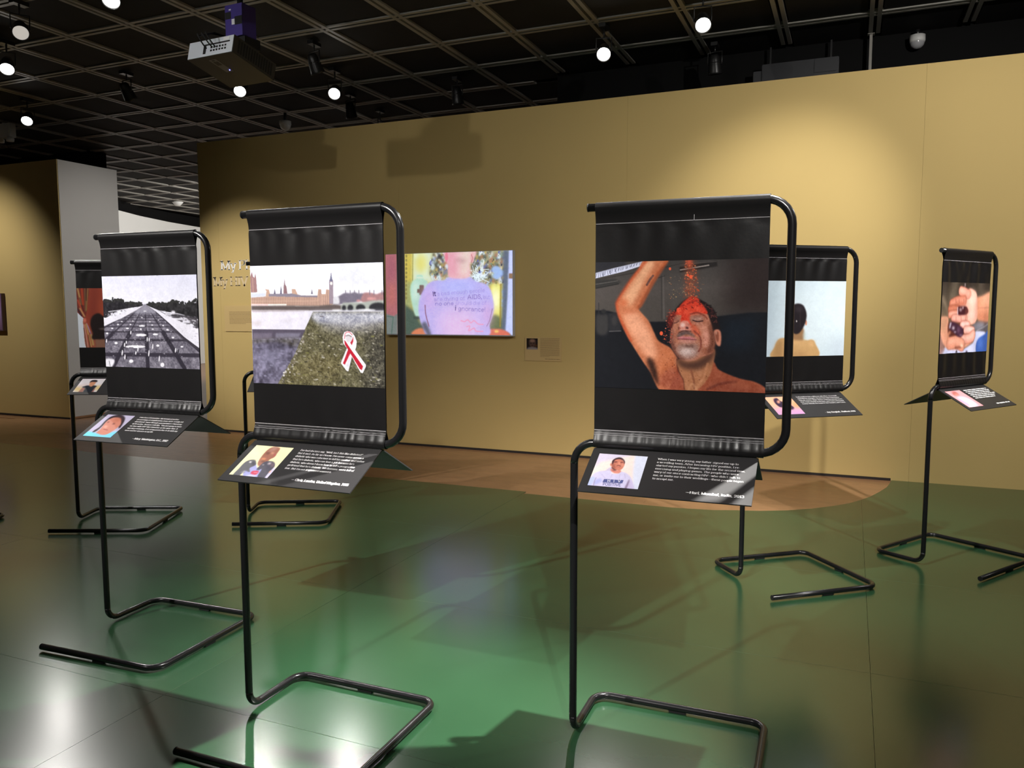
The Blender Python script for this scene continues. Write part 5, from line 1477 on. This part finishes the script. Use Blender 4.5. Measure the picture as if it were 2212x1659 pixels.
# framed picture at the left edge
PXR, PZ0, PZ1 = -10.645, 1.158, 1.668
fr = empty('wall_picture', (PXR - 0.4, 7.335, PZ0), 0, 'violet framed picture cut by the left picture edge', 'picture')
bevel_box('frame_box', (-0.4, -0.055, 0), (0.4, 0, PZ1 - PZ0), mat('dark_violet_frame', (0.10, 0.06, 0.08), 0.5), fr, 0.003)
P = Paint(60, 40)
P.vgrad([(0, (156, 116, 160)), (.5, (150, 120, 160)), (1, (116, 86, 112))])
P.ell(46, 24, 8, 9, (150, 160, 190), 4, .8)
X, Z = np.meshgrid(np.linspace(-0.385, 0.385, 60), np.linspace(PZ1 - PZ0 - 0.012, 0.015, 40))
link('picture_print', grid_mesh('picture_print', np.stack([X, np.full_like(X, -0.0556), Z], -1), P.linear()), M['print'], fr)


# ================================================================== ceiling fittings
def dome(loc, label, r=0.07, zc=CEIL_Z - 0.012, h=0.055, mt='smoke_plastic', dz=0.0):
    root = empty('ceiling_camera', (loc[0], loc[1], zc), 0, label, 'dome camera', 'dome cameras under the ceiling')
    if dz: MB().tube([(0, 0, 0), (0, 0, dz - 0.002)], 0.02, 10).build('camera_stem', M['black_metal'], root)
    T = Matrix.Translation((0, 0, dz))
    MB().lathe([(0.0, 0.0), (r, 0.0), (r * 1.02, -h + .015), (r * 0.96, -h), (0, -h)], 24, T).build('camera_base', M['white_plastic'], root)
    MB().lathe([(r * 0.93, -h)] + [(r * 0.93 * math.cos(R(a)), -h - r * 0.85 * math.sin(R(a))) for a in range(15, 91, 15)], 24, T).build('camera_dome', M[mt], root)


dome((-6.60, 8.28), 'white dome camera just above the wall top left of centre', 0.072, CEIL_Z - 0.012, 0.05, 'white_plastic', -0.10)
dome((0.455, 8.09), 'grey dome camera above the right end of the wall', 0.064, CEIL_Z - 0.012, 0.06, 'smoke_plastic', -0.05)

box = empty('emergency_light', (-10.31, 7.23, CEIL_Z - 0.012), 0, 'white twin-lamp emergency light at the far left of the ceiling', 'emergency light')
bevel_box('light_box', (-0.16, -0.05, -0.20), (0.16, 0.05, -0.02), M['white_plastic'], box, 0.008)
MB().tube([(0, 0, -0.03), (0, 0, 0.0)], 0.02, 10).build('mount', M['white_plastic'], box)
for sx in (-0.06, 0.13):
    MB().lathe([(0.0, -0.26), (0.045, -0.255), (0.05, -0.22), (0.03, -0.195), (0.0, -0.195)], 18, Matrix.Translation((sx, -0.02, 0))).build('lamp_cup', M['white_plastic'], box)

det = empty('smoke_detector', (-14.15, 13.9, CEIL_Z - 0.012), 0, 'white cone shaped detector on the far ceiling', 'detector')
MB().lathe([(0.0, 0.0), (0.11, 0.0), (0.115, -0.02), (0.05, -0.09), (0.0, -0.095)], 24).build('detector_body', M['white_plastic'], det)
MB().lathe([(0.116, -0.004), (0.122, -0.006), (0.122, -0.016), (0.114, -0.02)], 24).build('detector_ring', M['white_plastic'], det)

rod = empty('hanging_strut', (0.08, 8.05, CEIL_Z - 0.012), 0, 'thin grey hanging strut left of the right dome camera', 'strut')
MB().box((-0.012, -0.012, -0.62), (0.012, 0.012, 0.0)).build('strut_bar', M['rail'], rod)
MB().box((-0.03, -0.03, -0.006), (0.03, 0.03, 0.0)).build('strut_plate', M['rail'], rod)

# projector
pr = empty('ceiling_projector', (-4.42, 4.93, CEIL_Z - 0.012), R(-3), 'dark projector hanging from the ceiling by a violet bracket', 'projector')
TZ = CEIL_Z - 0.012
PM = Matrix.Translation((0, -0.22, 3.305 - TZ)) @ Matrix.Rotation(R(-13), 4, 'X')
body = MB().box((-0.225, 0.004, 0.0), (0.225, 0.44, 0.135), PM).build('projector_body', M['proj_body'], pr)
MB().box((-0.222, 0.0, 0.003), (0.222, 0.005, 0.132), PM).build('rear_panel', M['proj_rear'], pr)
MB().add([PM @ Vector((x, y, z)) for y in (-0.0015, 0.001) for x, z in ((-0.068, .022), (-.042, .022), (-.042, .085), (.19, .085), (.19, .096), (-.068, .096))], [(0, 1, 2, 5), (2, 3, 4, 5), (11, 8, 7, 6), (11, 10, 9, 8)] + [(i, (i + 1) % 6, 6 + (i + 1) % 6, 6 + i) for i in range(6)]).build('connector_trim', M['rubber'], pr)
for k in range(6):
    for r_ in range(2):
        MB().box((0.005 + k * 0.028, -0.003, 0.034 + r_ * 0.024), (0.020 + k * 0.028, 0.001, 0.046 + r_ * 0.024), PM).build('socket', M['rubber'], pr)
MB().box((0.125, -0.003, 0.103), (0.185, 0.001, 0.124), PM).build('sticker', M['ink'], pr)
kp = MB().box((-0.055, 0.05, -0.0015), (0.015, 0.23, 0.001), PM).build('keypad_plate', M['proj_label'], pr)
MB().box((-0.042, 0.08, -0.003), (0.0, 0.13, 0.001), PM).build('key_block', M['proj_body'], kp)
MB().box((-0.035, 0.055, -0.003), (-0.012, 0.068, 0.001), PM).build('key_block', M['proj_body'], kp)
MB().lathe([(0.0, 0.0), (0.004, 0.0), (0.004, 0.004)], 12, PM @ Matrix.Translation((0.0, 0.205, -0.005))).build('status_light', M['led'], kp)
for k in range(14):
    MB().box((0.2245, 0.05 + k * 0.026, 0.02), (0.2275, 0.064 + k * 0.026, 0.118), PM).build('vent_slat', M['rubber'], pr)
MB().lathe([(0.035, 0.0), (0.048, 0.0), (0.048, 0.035), (0.036, 0.035), (0.030, 0.012), (0.0, 0.012)], 24, PM @ Matrix.Translation((-0.09, 0.438, 0.07)) @ Matrix.Rotation(R(-90), 4, 'X')).build('projector_lens', M['lens_off'], pr)
br = MB().box((0.03, -0.08, 3.475 - TZ), (0.20, -0.075, 3.70 - TZ)).box((0.03, -0.08, 3.475 - TZ), (0.035, 0.06, 3.70 - TZ)).box((0.195, -0.08, 3.475 - TZ), (0.20, 0.06, 3.70 - TZ)).box((0.03, -0.08, 3.47 - TZ), (0.20, 0.06, 3.477 - TZ)).build('bracket', M['purple'], pr)
MB().box((0.095, -0.0815, 3.555 - TZ), (0.125, -0.080, 3.595 - TZ)).build('sticker', M['ink'], br)
MB().box((0.07, -0.0815, 3.66 - TZ), (0.09, -0.080, 3.67 - TZ)).build('sticker', M['ink'], br)
MB().box((0.033, -0.0812, 3.60 - TZ), (0.09, -0.080, 3.65 - TZ)).build('tape_patch', M['rubber'], br)
MB().box((0.125, -0.0812, 3.55 - TZ), (0.198, -0.080, 3.61 - TZ)).build('tape_patch', M['rubber'], br)
MB().tube([(0.115, -0.01, 3.47 - TZ), (0.115, -0.01, 0.0)], 0.022, 14).build('mount_pole', M['black_metal'], pr)
MB().box((0.04, -0.08, -0.02), (0.19, 0.06, 0.0)).build('ceiling_plate', M['black_metal'], pr)
MB().box((-0.02, -0.06, 3.40 - TZ), (0.20, 0.10, 3.475 - TZ)).build('mount_block', M['black_metal'], pr)
for k, (x, x2) in enumerate(((-0.08, 0.0), (-0.04, 0.06), (0.0, 0.09))):
    pts = []
    for i in range(15):
        t_ = i / 14
        pts.append((x + (x2 - x) * t_ + 0.02 * math.sin(3 * t_), -0.245 - 0.05 * math.sin(math.pi * t_), 3.45 - TZ + (3.35 - 3.45) * t_ + 0.05 * math.sin(math.pi * t_ * 1.0) * (1 - t_)))
    pts = [(0.03, -0.08, 3.48 - TZ)] + [(x * .5, -0.16, 3.49 - TZ)] + pts
    MB().tube(pts, 0.005, 8).build('cable', M['rubber'], pr)

# dark ventilation unit hanging behind the wall top
vu = empty('ventilation_unit', (-0.53, 8.05, CEIL_Z - 0.012), 0, 'dark grey ventilation box behind the wall top left of the right dome camera', 'ventilation unit')
VM = mat('dark_grey_sheet_metal', (0.018, 0.019, 0.022), 0.5, noise=(5, 0.15))
bevel_box('unit_box', (-0.32, -0.05, -0.36), (0.35, 0.10, -0.17), VM, vu, 0.006)
bevel_box('unit_collar', (-0.40, -0.03, -0.34), (-0.32, 0.08, -0.22), VM, vu, 0.004)
bevel_box('unit_cap', (0.14, -0.06, -0.30), (0.33, -0.05, -0.18), VM, vu, 0.004)
for sx in (-0.25, 0.28):
    MB().box((sx - 0.008, 0.02, -0.172), (sx + 0.008, 0.036, 0.0)).build('hanger', M['black_metal'], vu)
